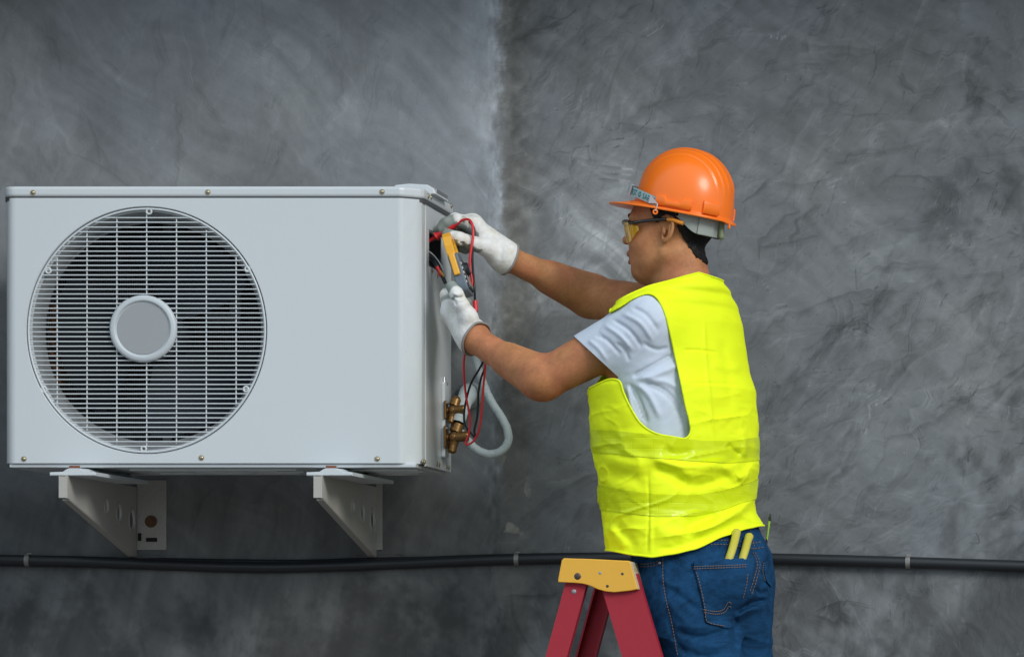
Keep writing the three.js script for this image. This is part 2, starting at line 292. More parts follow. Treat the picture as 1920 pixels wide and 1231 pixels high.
  function scratch(pts, w, amp, gap = 0.25) { // a thin torn line or hair crack
    const c = new THREE.CatmullRomCurve3(pts.map((p) => new THREE.Vector3(p[0], p[1], 0))), n = Math.ceil(c.getLength()), sd = rnd() * 90;
    for (let k = 0; k <= n; k++) {
      const p = c.getPoint(k / n), g = sst(-gap, gap, noise(k * 0.05, sd) + 0.25), ww = w * (0.7 + 0.6 * noise(k * 0.11, sd + 3)), jx = 1.6 * noise(k * 0.16, sd + 7);
      for (let dj = -4; dj <= 4; dj++) for (let di = -4; di <= 4; di++) {
        const i = Math.round(p.x + jx + di - X0), j = Math.round(p.y + dj - Y0); if (i < 0 || j < 0 || i >= W || j >= H) continue;
        const q = Math.exp(-(di * di + dj * dj) / (ww * ww + 0.2)) * g * 0.5, o = j * W + i; tone[o] += amp * q; rel[o] -= 0.5 * Math.abs(amp) * q;
      }
    }
  }
  for (let k = 0; k < 120; k++) { const x = rr(1000, 1960), y = rr(-20, 1250), a = rr(-1.5, 0), l = rr(15, 75), b = rr(-14, 14); scratch([[x, y], [x + Math.cos(a) * l * 0.5 + b, y + Math.sin(a) * l * 0.5 + b], [x + Math.cos(a) * l, y + Math.sin(a) * l]], rr(0.6, 1.5), rr(-0.36, -0.08)); }
  for (let k = 0; k < 60; k++) { const x = rr(1000, 1960), y = rr(0, 1250), a = rr(-1.4, 0), l = rr(15, 60); scratch([[x, y], [x + Math.cos(a) * l, y + Math.sin(a) * l]], rr(0.6, 1.3), rr(0.06, 0.2)); }
  for (let k = 0; k < 95; k++) { // chatter marks: short parallel drags
    const left = rnd() < 0.16, x = left ? rr(40, 880) : rr(980, 1950), y = left ? rr(0, 340) : rr(0, 1240), a = rr(-1.45, -0.35), n = Math.floor(rr(4, 10)), gap = rr(2.6, 5.5), l = rr(12, 60), am = (rnd() < 0.6 ? -1 : 1) * rr(0.08, 0.26) * (left ? 0.5 : 1), b = rr(-8, 8);
    for (let q = 0; q < n; q++) { const ox = -Math.sin(a) * gap * q + rr(-3, 3), oy = Math.cos(a) * gap * q + rr(-2, 2), ll = l * rr(0.5, 1.1); scratch([[x + ox, y + oy], [x + ox + Math.cos(a) * ll * 0.5 + b * 0.4, y + oy + Math.sin(a) * ll * 0.5 + b * 0.3], [x + ox + Math.cos(a) * ll, y + oy + Math.sin(a) * ll]], rr(0.7, 1.5), am * rr(0.5, 1.2), 0.15); }
  }
  for (let k = 0; k < 110; k++) { const x = rr(960, 1960), y = rr(0, 1240); stroke(x, y, rr(-1.4, 0.1), rr(30, 120), rr(10, 38), rr(-0.18, 0.18), (rnd() < 0.62 ? -1 : 1) * rr(0.10, 0.28), 0.004, 2.4); } // crisp edged patches
  for (let k = 0; k < 26; k++) { const x = rr(30, 900), y = rr(0, 340); stroke(x, y, rr(0.7, 2.3), rr(30, 120), rr(8, 26), rr(-0.18, 0.18), (rnd() < 0.6 ? 1 : -1) * rr(0.05, 0.14), 0.01, 2.4); }
  scratch([[700, 20], [700, 70], [703, 130], [712, 95], [732, 60], [737, -5]], 0.7, -0.16, 0.6); scratch([[703, 130], [692, 200], [676, 260], [670, 345]], 0.7, -0.15, 0.6); scratch([[770, 150], [781, 165], [779, 195]], 0.7, -0.2);
  scratch([[1145, 262], [1180, 255], [1215, 225], [1225, 180], [1262, 120]], 1.2, -0.28); scratch([[1190, 330], [1206, 260], [1216, 200], [1240, 130]], 1.3, -0.2);
  scratch([[1488, 390], [1490, 200], [1510, 100]], 0.8, -0.14); scratch([[1550, 400], [1590, 290], [1660, 190]], 1.2, -0.16); scratch([[1000, 400], [1075, 370], [1120, 310], [1150, 300]], 1.0, -0.16);
  scratch([[1090, 20], [1180, 60], [1300, 90]], 1.0, -0.12); scratch([[1440, 720], [1520, 700], [1600, 690]], 1.2, -0.2); scratch([[1410, 890], [1480, 830], [1600, 780]], 1.2, -0.18); scratch([[740, 1150], [741, 1195]], 1.0, -0.3, 0.8); scratch([[95, 1124], [130, 1121], [240, 1123]], 0.8, -0.14);
  scratch([[664, 1040], [730, 1039], [760, 1040]], 1.4, -0.3, 0.9); scratch([[235, 1039], [330, 1040]], 1.2, -0.2, 0.9);
  for (const [sx, sy] of [[1580, 600], [1600, 590], [1625, 605], [1565, 585]]) stroke(sx, sy, 1.5, 60, 16, 0.05, -0.22, 0.02, 1.5); // torn teeth
  for (const [sx, sy] of [[1160, 310], [1158, 322], [1156, 334]]) { stroke(sx - 15, sy, 0.1, 40, 8, 0, -0.22, 0.02, 1); stroke(sx + 14, sy + 4, 0.1, 22, 8, 0, 0.3, 0.02, 1); }
  stroke(1706, 150, 0.9, 40, 26, 0, -0.3, 0.1, 2); stroke(1860, 200, 0.6, 90, 14, 0.1, -0.2, 0.05, 2); stroke(1660, 500, -0.2, 90, 16, 0.1, -0.25, 0.03, 2);
  const ALB = 0.24;
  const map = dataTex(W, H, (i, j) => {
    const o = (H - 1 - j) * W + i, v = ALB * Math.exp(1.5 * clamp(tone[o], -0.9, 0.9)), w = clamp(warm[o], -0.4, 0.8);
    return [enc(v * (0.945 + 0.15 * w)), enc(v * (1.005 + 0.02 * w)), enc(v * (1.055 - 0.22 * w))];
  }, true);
  const bump = dataTex(W, H, (i, j) => 0.45 + 0.5 * rel[(H - 1 - j) * W + i] + 0.03 * tone[(H - 1 - j) * W + i]);
  const k = (EYE[2] - WALL) / EYE[2], wx = (px) => EYE[0] + (px - EYE[0]) * k, wy = (py) => -(-EYE[1] + (py + EYE[1]) * k);
  const x0 = wx(X0), x1 = wx(X0 + W), y1 = wy(Y0), y0 = wy(Y0 + H);
  const g = new THREE.BoxGeometry(7, 4.2, 0.25), top = 4.2, p = g.attributes.position, uv = g.attributes.uv;
  g.translate(0.1, top / 2, -0.125);
  for (let i = 0; i < p.count; i++) { const ux = p.getX(i) / U + 960, uy = p.getY(i) / U + GROUND; uv.setXY(i, (ux - x0) / (x1 - x0), (uy - y0) / (y1 - y0)); }
  for (const t of [map, bump]) t.wrapS = t.wrapT = THREE.MirroredRepeatWrapping;
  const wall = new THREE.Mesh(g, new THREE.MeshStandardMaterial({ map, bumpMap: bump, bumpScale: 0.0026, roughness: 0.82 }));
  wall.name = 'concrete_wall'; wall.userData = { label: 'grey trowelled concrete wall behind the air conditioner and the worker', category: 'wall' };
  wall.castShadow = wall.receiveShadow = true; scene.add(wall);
  { // unseen slab and left wall, added to shade the edges of the wall
    const m = new THREE.MeshStandardMaterial({ color: lin(0.16, 0.165, 0.17), roughness: 0.9 });
    structure('added_shade_wall', new THREE.BoxGeometry(0.2, 3.54, 0.9).translate(-1.56, 1.77, 0.452), m);
    structure('added_shade_slab', new THREE.BoxGeometry(7.4, 0.15, 0.8).translate(0.1, 3.62, 0.402), m);
  }
}
// ---------------------------------------------------------------- air conditioner
const grainTex = (() => { const n = 256, a = tileNoise(n, 22, 3), b = tileNoise(n, 4, 3, 5); return dataTex(n, n, (i, j) => 0.5 + 0.5 * (a(i, j) - 0.5) + 0.3 * (b(i, j) - 0.5), false, [3, 3]); })();
const smudge = (() => { const n = 512, a = tileNoise(n, 2.2, 5), b = tileNoise(n, 9, 4, 3), c = tileNoise(n, 30, 2, 8); return dataTex(n, n, (i, j) => { const v = 0.60 + 0.05 * (a(i, j) - 0.5) + 0.03 * (b(i, j) - 0.5) - 0.10 * sst(0.66, 0.75, c(i, j) * 0.6 + b(i, j) * 0.4), w = b(i, j) - 0.5; return [enc(v * (0.945 + 0.03 * w)), enc(v), enc(v * (1.025 - 0.05 * w))]; }, true, [1.4, 1.4]); })();
const paint = new THREE.MeshPhysicalMaterial({ map: smudge, roughness: 0.36, roughnessMap: null, bumpMap: grainTex, bumpScale: 0.00012, clearcoat: 0.25, clearcoatRoughness: 0.3 });
const plasticWhite = mat(0.56, 0.595, 0.61, 0.42, { bumpMap: grainTex, bumpScale: 0.0001 });
const hubGrey = mat(0.31, 0.325, 0.335, 0.4);
const darkPlastic = mat(0.014, 0.022, 0.032, 0.85);
const screwMat = mat(0.42, 0.36, 0.24, 0.35, { metalness: 0.9 }), steel = mat(0.42, 0.43, 0.44, 0.38, { metalness: 0.9 });
const brassTex = (() => { const n = 256, a = tileNoise(n, 5, 5); return dataTex(n, n, (i, j) => { const v = a(i, j), t = sst(0.4, 0.65, v); return [enc(lerp(0.16, 0.36, t)), enc(lerp(0.085, 0.21, t)), enc(lerp(0.035, 0.075, t))]; }, true, [2, 2]); })();
const brass = new THREE.MeshStandardMaterial({ map: brassTex, roughness: 0.42, metalness: 0.85 });
const screwGeo = merge([new THREE.SphereGeometry(4.1, 12, 6, 0, Math.PI * 2, 0, Math.PI / 2).scale(1, 0.62, 1).rotateX(Math.PI / 2), new THREE.CylinderGeometry(5.2, 5.2, 1, 16).rotateX(Math.PI / 2)]).scale(U, U, U);
const slotGeo = merge([box(-2.6, 2.6, -0.45, 0.45, 2.1, 2.75), box(-0.45, 0.45, -2.6, 2.6, 2.1, 2.7)]).scale(U, U, U);
const slotMat = mat(0.05, 0.045, 0.04, 0.6);
const SX = 785, YT = -371, YB = -868;   // side face, top and bottom of the front sheet
const ac = thing('air_conditioner', 'white outdoor air conditioner unit with round fan grille, hung on wall brackets', 'air conditioner', [395, -892, -160]);
{
  const hc = [273, -619], hr = [224, 230];
  const flat = new THREE.Shape([[27, YT], [27, YB], [744, YB], [744, YT]].map((p) => new THREE.Vector2(...p)));
  const hole = new THREE.Path(); hole.absellipse(hc[0], hc[1], hr[0] + 3, hr[1] + 3, 0, Math.PI * 2, true); flat.holes.push(hole);
  const fg = new THREE.ShapeGeometry(flat, 96);
  const plan = []; // left flank, rounded corner, then on the right the slanted corner and the lip
  for (const z of [-318, -24]) plan.push([5, z]); for (let k = 1; k <= 10; k++) { const a = Math.PI - k / 10 * Math.PI / 2; plan.push([27 + 22 * Math.cos(a), -24 + 24 * Math.sin(a)]); }
  const right = []; const bend = (ax, az, bx, bz, cx, cz, n) => { for (let k = 0; k <= n; k++) { const t = k / n, u = 1 - t; right.push([u * u * ax + 2 * u * t * bx + t * t * cx, u * u * az + 2 * u * t * bz + t * t * cz]); } };
  bend(744, 0, 750, 0, 755, -4, 5); bend(773, -19, 781, -26, SX - 1, -34, 6); right.push([SX, -58], [SX - 2, -60], [SX - 3, -64]);
  const strip = (pl, y0, y1) => { // a vertical strip with smooth bends
    const rows = [y1, y0].map((y) => pl.map(([x, z]) => [x, y, z])); const g = gridGeo(rows); return g.index ? flipTo(g) : g;
  };
  const lip = []; for (let k = 0; k <= 96; k++) { const a = k / 96 * Math.PI * 2; lip.push([Math.cos(a), Math.sin(a)]); }
  const ringOf = (list) => gridGeo(list.map(([rx, ry, z]) => lip.map(([c, s]) => [hc[0] + rx * c, hc[1] + ry * s, z])), true);
  const rim = ringOf([[hr[0] + 3, hr[1] + 3, 0], [hr[0] + 1.5, hr[1] + 1.5, -2], [hr[0] + 1, hr[1] + 1, -12]]);
  const front = part('front_panel', merge([fg, strip(plan, YB, YT), strip(right, YB, YT), rim]), paint, ac);
  // side panel with the open terminal hatch, back, base pan
  const side = new THREE.Shape([[-60, YT], [-320, YT], [-320, YB - 2], [-60, YB - 2]].map((p) => new THREE.Vector2(...p)));
  side.holes.push(new THREE.Path([[-90, -420], [-90, -490], [-232, -492], [-232, -420]].map((p) => new THREE.Vector2(...p))));
  const sg = new THREE.ExtrudeGeometry(side, { depth: 2.5, bevelEnabled: true, bevelSize: 0.8, bevelThickness: 0.8, bevelSegments: 1 }).rotateY(-Math.PI / 2).translate(SX + 0.5, 0, 0);
  const sp = part('side_panel', sg, paint, ac);
  part('hatch_lip', [box(SX - 8, SX - 1, -423, -418, -230, -94, 1), box(SX - 8, SX - 1, -492, -418, -94, -90, 1)], paint, sp);
  part('terminal_plate', box(SX - 60, SX - 56, -540, -400, -300, -70), mat(0.05, 0.05, 0.055, 0.7), sp);
  part('back_panel', box(8, SX - 3, YB, YT, -323, -319), paint, ac);
  const pan = [];
  pan.push(box(14, SX - 8, -876, -868, -318, -5, 2));
  for (const [a, b, c, d] of [[230, 545, -40, -50], [260, 500, -90, -100], [330, 540, -130, -140], [250, 520, -190, -200], [640, 770, -60, -70], [650, 770, -110, -120]]) pan.push(box(a, b, -880, -876, d, c, 1.5));
  const pg = new THREE.TorusGeometry(46, 4, 8, 40).rotateX(Math.PI / 2).translate(700, -877, -180); pan.push(pg, new THREE.TorusGeometry(60, 4, 8, 40).rotateX(Math.PI / 2).translate(390, -877, -120));
  part('base_pan', pan, paint, ac);
  // lid: plan outline with a rolled top edge
  const out = [[1, -324], [1, -26], ...Array.from({ length: 8 }, (_, k) => { const a = Math.PI - (k + 1) / 8 * Math.PI / 2; return [26 + 25 * Math.cos(a), -24 + 26 * Math.sin(a)]; }), [748, 2], [756, -2], [783, -26], [788, -34], [789, -60], [789, -324]];
  const ls = shapeOf(out.map(([x, z]) => [x, z]));
  const lg = new THREE.ExtrudeGeometry(ls, { depth: 8, bevelEnabled: true, bevelSize: 5, bevelThickness: 6, bevelSegments: 4, bevelOffset: -5 }).rotateX(Math.PI / 2);
  lg.rotateX(0).translate(0, -355, 0); // the extrusion runs down from the top
  const lid = part('lid', lg, paint, ac);
  part('lid_gap_shade', gridGeo([out.map(([x, z]) => [x * 0.999 + 0.4, -368, z - 3]), out.map(([x, z]) => [x * 0.999 + 0.4, -376, z - 3])]), mat(0.06, 0.065, 0.07, 0.6), lid);  // dark strip drawn as the shade in the gap under the lid
  // screws, on the parts they hold
  const screw = (pos, turn, holder) => { const s = partAt('screw', screwGeo, screwMat, holder, pos, turn); s.rotation.z = rr(0, 1.5); const c = new THREE.Mesh(slotGeo, slotMat); c.name = 'screw_slot'; c.position.copy(s.position); c.rotation.copy(s.rotation); return s; };
  for (const [px, py] of [[60, 361], [388, 360], [715, 359.5]]) screw([...P(px, py, 2).slice(0, 2), 2.2], null, lid);
  for (const [px, py] of [[43, 860], [376, 858], [706, 860]]) screw([...P(px, py, 0).slice(0, 2), 0.4], null, front);
  const onSide = (px, y, holder, off = 0.9) => { const z = EYE[2] - EYE[2] * (EYE[0] - SX) / (EYE[0] - px); screw([SX + off, -(1262 + (y - 1262) * (EYE[2] - z) / EYE[2]), z], [0, Math.PI / 2, 0], holder); };
  onSide(803, 370, lid, 4.3); onSide(797.5, 367.5, lid, 4.3); onSide(841, 386, lid, 4.3);
  for (const [px, y] of [[790.5, 865], [794, 866], [817, 870], [821, 871], [835, 875], [839, 876], [808, 508], [818, 517]]) onSide(px, y, sp);
  // fan opening: shroud, fan, motor mount, heat exchanger behind
  const sh = []; for (const [r, z] of [[222, -10], [216, -16], [209, -28], [207, -44], [206, -60]]) sh.push([r, r * 1.027, z]);
  part('fan_shroud', ringOf(sh), mat(0.26, 0.27, 0.275, 0.55), ac);
  part('heat_exchanger', [box(24, 560, -860, -382, -300, -262), ...Array.from({ length: 118 }, (_, k) => box(27 + k * 4.5, 27.7 + k * 4.5, -858, -384, -262, -222))], mat(0.30, 0.31, 0.32, 0.5), ac);
  part('fan_baffle', gridGeo([[207, -60], [214, -61], [290, -61]].map(([r, z]) => Array.from({ length: 65 }, (_, k) => { const a = k / 64 * Math.PI * 2; return [clamp(273 + r * Math.cos(a), 20, 556), clamp(-619 + r * Math.sin(a), -864, -376), z]; }))), mat(0.26, 0.27, 0.275, 0.55), ac);
  part('partition', box(560, 564, -864, -376, -316, -12), mat(0.32, 0.33, 0.33, 0.5), ac);
  const bend2 = []; for (let k = 0; k < 9; k++) bend2.push(tube([[40, -560 - k * 22, -200], [52, -562 - k * 22, -170], [64, -571 - k * 22, -170], [66, -573 - k * 22, -205]], 5, 14, 8));
  part('copper_bend', bend2, mat(0.45, 0.2, 0.08, 0.4, { metalness: 0.8 }), ac);
  const fc = [267, -617];
  const blades = [];
  for (let b = 0; b < 3; b++) {
    const rows = [];
    for (let j = 0; j <= 16; j++) { const r = lerp(50, 196, j / 16), row = []; for (let i = 0; i <= 18; i++) { const sweep = lerp(0.05, 0.22, j / 16) , span = lerp(0.95, 1.22, Math.sin(j / 16 * 2.2)); const t = i / 18, a = 1.0 + b * 2.094 + sweep + (t - 0.5) * span * 1.25; row.push([fc[0] + r * Math.cos(a), fc[1] + r * Math.sin(a), -128 - 70 * (t - 0.5) - 8 * Math.sin(t * 3.14)]); } rows.push(row); }
    blades.push(gridGeo(rows));
  }
  const fan = part('fan', [new THREE.CylinderGeometry(52, 56, 84, 40).rotateX(Math.PI / 2).translate(fc[0], fc[1], -128)], darkPlastic, ac);
  blades.forEach((g) => part('fan_blade', g, darkPlastic, fan));
  part('motor_mount', [box(380, 402, -590, -520, -235, -205, 3), box(336, 402, -585, -566, -232, -208, 3), new THREE.TorusGeometry(6, 2.2, 8, 20).translate(369, -579, -203), box(250, 268, -850, -380, -235, -215, 2)], mat(0.34, 0.36, 0.37, 0.5), ac);
  // the grille
  const ring = new THREE.TorusGeometry(1, 0.0095, 10, 128); ring.scale(hr[0] - 2, hr[1] - 2, 240).translate(hc[0], hc[1], -3);
  const flange = ringOf([[hr[0] - 1, hr[1] - 1, -3], [hr[0] - 1, hr[1] - 1, -9], [hr[0] - 7, hr[1] - 7, -11]]);
  const grille = part('grille', [ring, flange], plasticWhite, ac);
  const wg = new THREE.CylinderGeometry(1.25 * U, 1.25 * U, 1, 8).rotateZ(Math.PI / 2), vg = new THREE.CylinderGeometry(1.35 * U, 1.35 * U, 1, 8);
  for (let k = -24; k <= 24; k++) {
    const y = hc[1] - 3 + k * 8.93, q = (y - hc[1]) / (hr[1] - 3); if (Math.abs(q) >= 0.985) continue;
    const w = (hr[0] - 3) * Math.sqrt(1 - q * q); partAt('wire', wg, plasticWhite, grille, [hc[0] + rr(-0.3, 0.3), y + rr(-0.35, 0.35), -3], [0, 0, rr(-0.0012, 0.0012)], [2 * w * U, 1, 1]);
  }
  for (let k = -3; k <= 3; k++) {
    const x = hc[0] - 1 + k * 56, q = (x - hc[0]) / (hr[0] - 4), h = (hr[1] - 5) * Math.sqrt(1 - q * q) - 6; partAt('wire', vg, plasticWhite, grille, [x, hc[1], -5.2], [0, 0, 0], [1, 2 * h * U, 1]);
  }
  for (const [px, py] of [[277, 396], [88, 507], [462, 504], [80, 730], [459, 729], [267, 841]]) {
    const e = part('screw_eye', [new THREE.TorusGeometry(4.6, 2, 8, 20).translate(px, -py, -3), new THREE.CylinderGeometry(4, 4, 2, 14).rotateX(Math.PI / 2).translate(px, -py, -5)], plasticWhite, grille);
    partAt('screw', screwGeo, mat(0.2, 0.14, 0.1, 0.5, { metalness: 0.7 }), grille, [px, -py, -4.6], null, [0.75, 0.75, 0.75]);
  }
  const hub = new THREE.LatheGeometry([[0.01, 1.5], [44, 1.2], [48.5, 0.6], [50.5, 1.4], [52, 4.4], [54, 5.2], [59, 4.6], [62.5, 2.2], [63.4, -3], [62, -6], [0.01, -7]].map((p) => new THREE.Vector2(p[0], p[1])), 72).rotateX(Math.PI / 2).translate(267, -616, 1);
  part('hub_cap', hub, mat(0.49, 0.525, 0.545, 0.4), grille);
  part('hub_disc', new THREE.CylinderGeometry(48, 48, 1, 64).rotateX(Math.PI / 2).translate(267, -616, 2.6), hubGrey, grille);
  // pressed steel feet that stick out in front
  for (const x of [150, 628]) {
    const prof = shapeOf([[-48, 0], [-48, 4], [-20, 6], [-12, 15], [-6, 19], [14, 19], [20, 15], [30, 6], [52, 4], [52, 0]]);
    const g = new THREE.ExtrudeGeometry(prof, { depth: 345, bevelEnabled: true, bevelSize: 1.4, bevelThickness: 3, bevelSegments: 2, steps: 1 }).translate(x, -893, -284);
    const p = g.attributes.position; for (let i = 0; i < p.count; i++) { const z = p.getZ(i), t = sst(30, 64, z), y = p.getY(i); if (y > -888) p.setY(i, y - t * (y + 888) * 0.5); p.setX(i, x + (p.getX(i) - x) * (1 - 0.16 * t)); }
    g.computeVertexNormals();
    const foot = part('foot', g, paint, ac);
    part('slot', box(x - 6, x + 14, -880, -875.5, 58, 60.5, 1), mat(0.2, 0.06, 0.03, 0.8), foot, 'rusty slot in the foot');
  }
  // valve plate
  const z0 = -262, z1 = -206; 
  part('valve_plate', [box(SX, SX + 9, -(1262 - 545 * 1.03), -(1262 - 403 * 1.03), -258, -212, 6, 4)], paint, sp);
  part('earth_screw', [rod([SX + 3, -702, -236], [SX + 3, -690, -236], 5, 3), rod([SX + 3, -706, -236], [SX + 3, -702, -236], 8)], steel, sp);
}
function flipTo(g) { return g; }
{ // loose access cover left lying on the lid
  const c = thing('access_cover', 'loose white access cover lying on the right end of the air conditioner lid', 'cover', [765, -349, -150]);
  const prof = shapeOf([[-34, 0], [-33, 8], [-24, 13.5], [0, 16], [34, 14], [45, 8], [49, 0]]);
  const g = new THREE.ExtrudeGeometry(prof, { depth: 120, bevelEnabled: true, bevelSize: 3, bevelThickness: 6, bevelSegments: 4 }).translate(746, -351, -225);
  part('shell', g, paint, c);
  part('handle_recess', new THREE.SphereGeometry(1, 24, 12).scale(17, 9, 40).translate(704, -347, -120), paint, c);
  part('bent_edge', [box(794, 797, -353, -341, -226, -112, 1.2), box(788, 794, -346, -342, -200, -130, 1)], steel, c);
}

// ---------------------------------------------------------------- brackets
function makeBracket() {
  const tex = (() => { const n = 256, a = tileNoise(n, 3, 5, 2), b = tileNoise(n, 16, 3, 4); return dataTex(n, n, (i, j) => { const r = sst(0.54, 0.72, a(i, j) * 0.75 + b(i, j) * 0.25), v = 0.42 + 0.30 * (a(i, j) - 0.5) + 0.12 * (b(i, j) - 0.5); return [enc(lerp(v, 0.20, r * 0.8)), enc(lerp(v * 0.965, 0.14, r * 0.8)), enc(lerp(v * 0.88, 0.075, r * 0.8))]; }, true, [2.5, 2.5]); })();
  const m = new THREE.MeshStandardMaterial({ map: tex, roughness: 0.5, bumpMap: grainTex, bumpScale: 0.0002 });
  const b = thing('wall_bracket', 'white steel wall bracket with rusty bolt under the fan end of the air conditioner', 'bracket', [142, -893, WALL], 'wall brackets under the air conditioner');
  const s = new THREE.Shape([[70, -894], [70, -936], [52, -938], [WALL + 2, -1032], [WALL + 2, -894]].map((p) => new THREE.Vector2(...p)));
  for (const [z, y, r] of [[-208, -941, 12], [-300, -950, 16], [-398, -960, 19]]) { const h = new THREE.Path(); h.absarc(z, y, r, 0, Math.PI * 2, true); s.holes.push(h); }
  const web = part('web', new THREE.ExtrudeGeometry(s, { depth: 3, bevelEnabled: false, curveSegments: 32 }).rotateY(-Math.PI / 2).translate(143.5, 0, 0), m, b);
  for (const [z, y, r] of [[-208, -941, 12], [-300, -950, 16], [-398, -960, 19]]) part('hole_rim', new THREE.TorusGeometry(r + 3, 3, 8, 32).scale(1, 1, 0.6).rotateY(Math.PI / 2).translate(143.5, y, z), m, web);
  part('top_flange', box(128, 143, -897, -894, WALL + 4, 70, 1), m, b);
  part('front_lip', box(127, 141, -936, -894, 67, 70, 1), m, b);
  const dz = 52 - WALL - 2, dy = 94; part('bottom_lip', box(-7, 7, -1.5, 1.5, -hyp(dz, dy) / 2, hyp(dz, dy) / 2, 1).rotateX(-Math.atan2(dy, dz)).translate(136, -985.5, (52 + WALL + 2) / 2), m, b);
  const fl = part('wall_flange', box(144, 202, -1018, -880, WALL + 0.5, WALL + 4, 1), m, b);
  part('bolt', [new THREE.CylinderGeometry(7, 7, 7, 6).rotateX(Math.PI / 2).translate(172, -962, WALL + 10), new THREE.CylinderGeometry(12, 12, 2.5, 24).rotateX(Math.PI / 2).translate(172, -962, WALL + 5.5)], mat(0.17, 0.085, 0.045, 0.85, { metalness: 0.3 }), fl, 'rusty bolt');
  part('slot', [box(162, 184, -1002, -994, WALL + 4, WALL + 5, 0.4)], mat(0.02, 0.018, 0.015, 0.9), fl);
  part('slot', [box(146, 153, -1000, -985, WALL + 4, WALL + 5.5, 0.4)], mat(0.02, 0.018, 0.015, 0.9), fl);
  return b;
}
{
  const b = makeBracket(), c = b.clone(); c.name = numbered('wall_bracket'); scene.add(c);
  c.position.add(new THREE.Vector3((616 - 142) * U, 0, 0)); c.userData = { ...b.userData, label: 'white steel wall bracket under the valve end of the air conditioner, nearer the ladder' };
  const f = c.children.find((o) => o.name === 'wall_flange'); f.clear(); f.scale.x = 0.22; // only a narrow edge of its flange shows
}

// ---------------------------------------------------------------- cables on the wall
{
  const rubber = mat(0.016, 0.019, 0.023, 0.42, { bumpMap: grainTex, bumpScale: 0.0002 });
  const z = WALL + 12, c = thing('conduit', 'thick black cable clipped along the wall below the air conditioner', 'cable', [900, -1060, WALL]);
  const path = [[-260, 1044], [0, 1050], [50, 1051], [160, 1053], [300, 1058], [420, 1062], [520, 1063], [640, 1060], [740, 1056], [860, 1051], [968, 1048], [1100, 1046], [1300, 1045], [1480, 1048], [1702, 1054], [1920, 1061], [2080, 1066], [2600, 1070], [3300, 1068]].map(([x, y]) => P(x, y, z));
  part('sheath', tube(path, 11.5, 320, 14), rubber, c);
  for (const [x, y, s] of [[50, 1050, -0.02], [968, 1047.5, 0.03], [1702, 1053.5, -0.03]]) {
    const q = P(x, y, z), arc = []; for (let k = 0; k <= 14; k++) { const a = -0.25 + k / 14 * (Math.PI + 0.5) - Math.PI / 2; arc.push([Math.cos(a) * 12.6, Math.sin(a) * 12.6]); }
    const g = gridGeo([-4.5, 4.5].map((dx) => arc.map(([cz, cy]) => [q[0] + dx, q[1] + cy, q[2] + cz])));
    part('clip', [g, box(q[0] - 4.5, q[0] + 4.5, q[1] + 11, q[1] + 15, WALL, WALL + 3, 1), new THREE.CylinderGeometry(2, 2, 2, 10).rotateX(Math.PI / 2).translate(q[0], q[1] + 4, z + 12.4)], mat(0.30, 0.29, 0.27, 0.5, { metalness: 0.6 }), c);
  }
  const d = thing('thin_cable', 'thin black cable running just above the thick one behind the brackets', 'cable', [600, -1050, WALL]);
  part('sheath', tube([[225, 1052], [300, 1050], [420, 1052], [560, 1053], [700, 1049], [820, 1047], [900, 1047]].map(([x, y]) => P(x, y, WALL + 6)), 5, 90, 10), rubber, d);
}

// ---------------------------------------------------------------- valves and wrapped pipes beside the unit
function makeValve(label, at, s) {
  const v = thing('service_valve', label, 'valve', [SX + 6, at[1], at[2]]);
  const [x, y, z] = at, hex = (a, b, r) => rod(a, b, r * s, r * s, 6);
  const body = part('body', [rod([x, y - 16 * s, z], [x + 6, y + 10 * s, z], 9 * s, 10 * s, 20), new THREE.SphereGeometry(12 * s, 20, 14).translate(x + 2, y, z), rod([SX + 8, y, z], [x, y, z], 7 * s, 7 * s, 16)], brass, v);
  part('flange', [box(SX + 8, SX + 12, y - 20 * s, y + 22 * s, z - 16 * s, z + 16 * s, 2)], brass, v);
  part('cap', [hex([x + 8 * s, y + 1 * s, z + 2], [x + 29 * s, y + 3 * s, z + 4], 11), rod([x + 27 * s, y + 3 * s, z + 4], [x + 31 * s, y + 3 * s, z + 4], 9 * s, 7 * s, 16)], brass, v);
  part('cap', [hex([x, y - 15 * s, z + 2], [x - 1.5, y - 27 * s, z + 4], 8.6), rod([x - 1.5, y - 27 * s, z + 4], [x - 1.7, y - 30 * s, z + 4], 7.5 * s, 5 * s, 16)], brass, v);
  part('flare_nut', [hex([x + 5 * s, y + 10 * s, z - 2], [x + 9 * s, y + 25 * s, z - 6], 13), rod([x + 9 * s, y + 25 * s, z - 6], [x + 11 * s, y + 31 * s, z - 8], 11 * s, 7 * s, 16)], brass, v);
  for (const k of [-1, 1]) part('bolt', new THREE.CylinderGeometry(2.6, 2.6, 4, 10).rotateZ(Math.PI / 2).translate(SX + 13, y + 17 * s, z + k * 11 * s), steel, v);
  return v;
}
const vA = P(846, 769, -220), vB = P(848, 820, -220);
makeValve('smaller brass service valve, upper of the two on the unit side', vA, 0.84);
makeValve('larger brass service valve, lower of the two on the unit side', vB, 1.02);
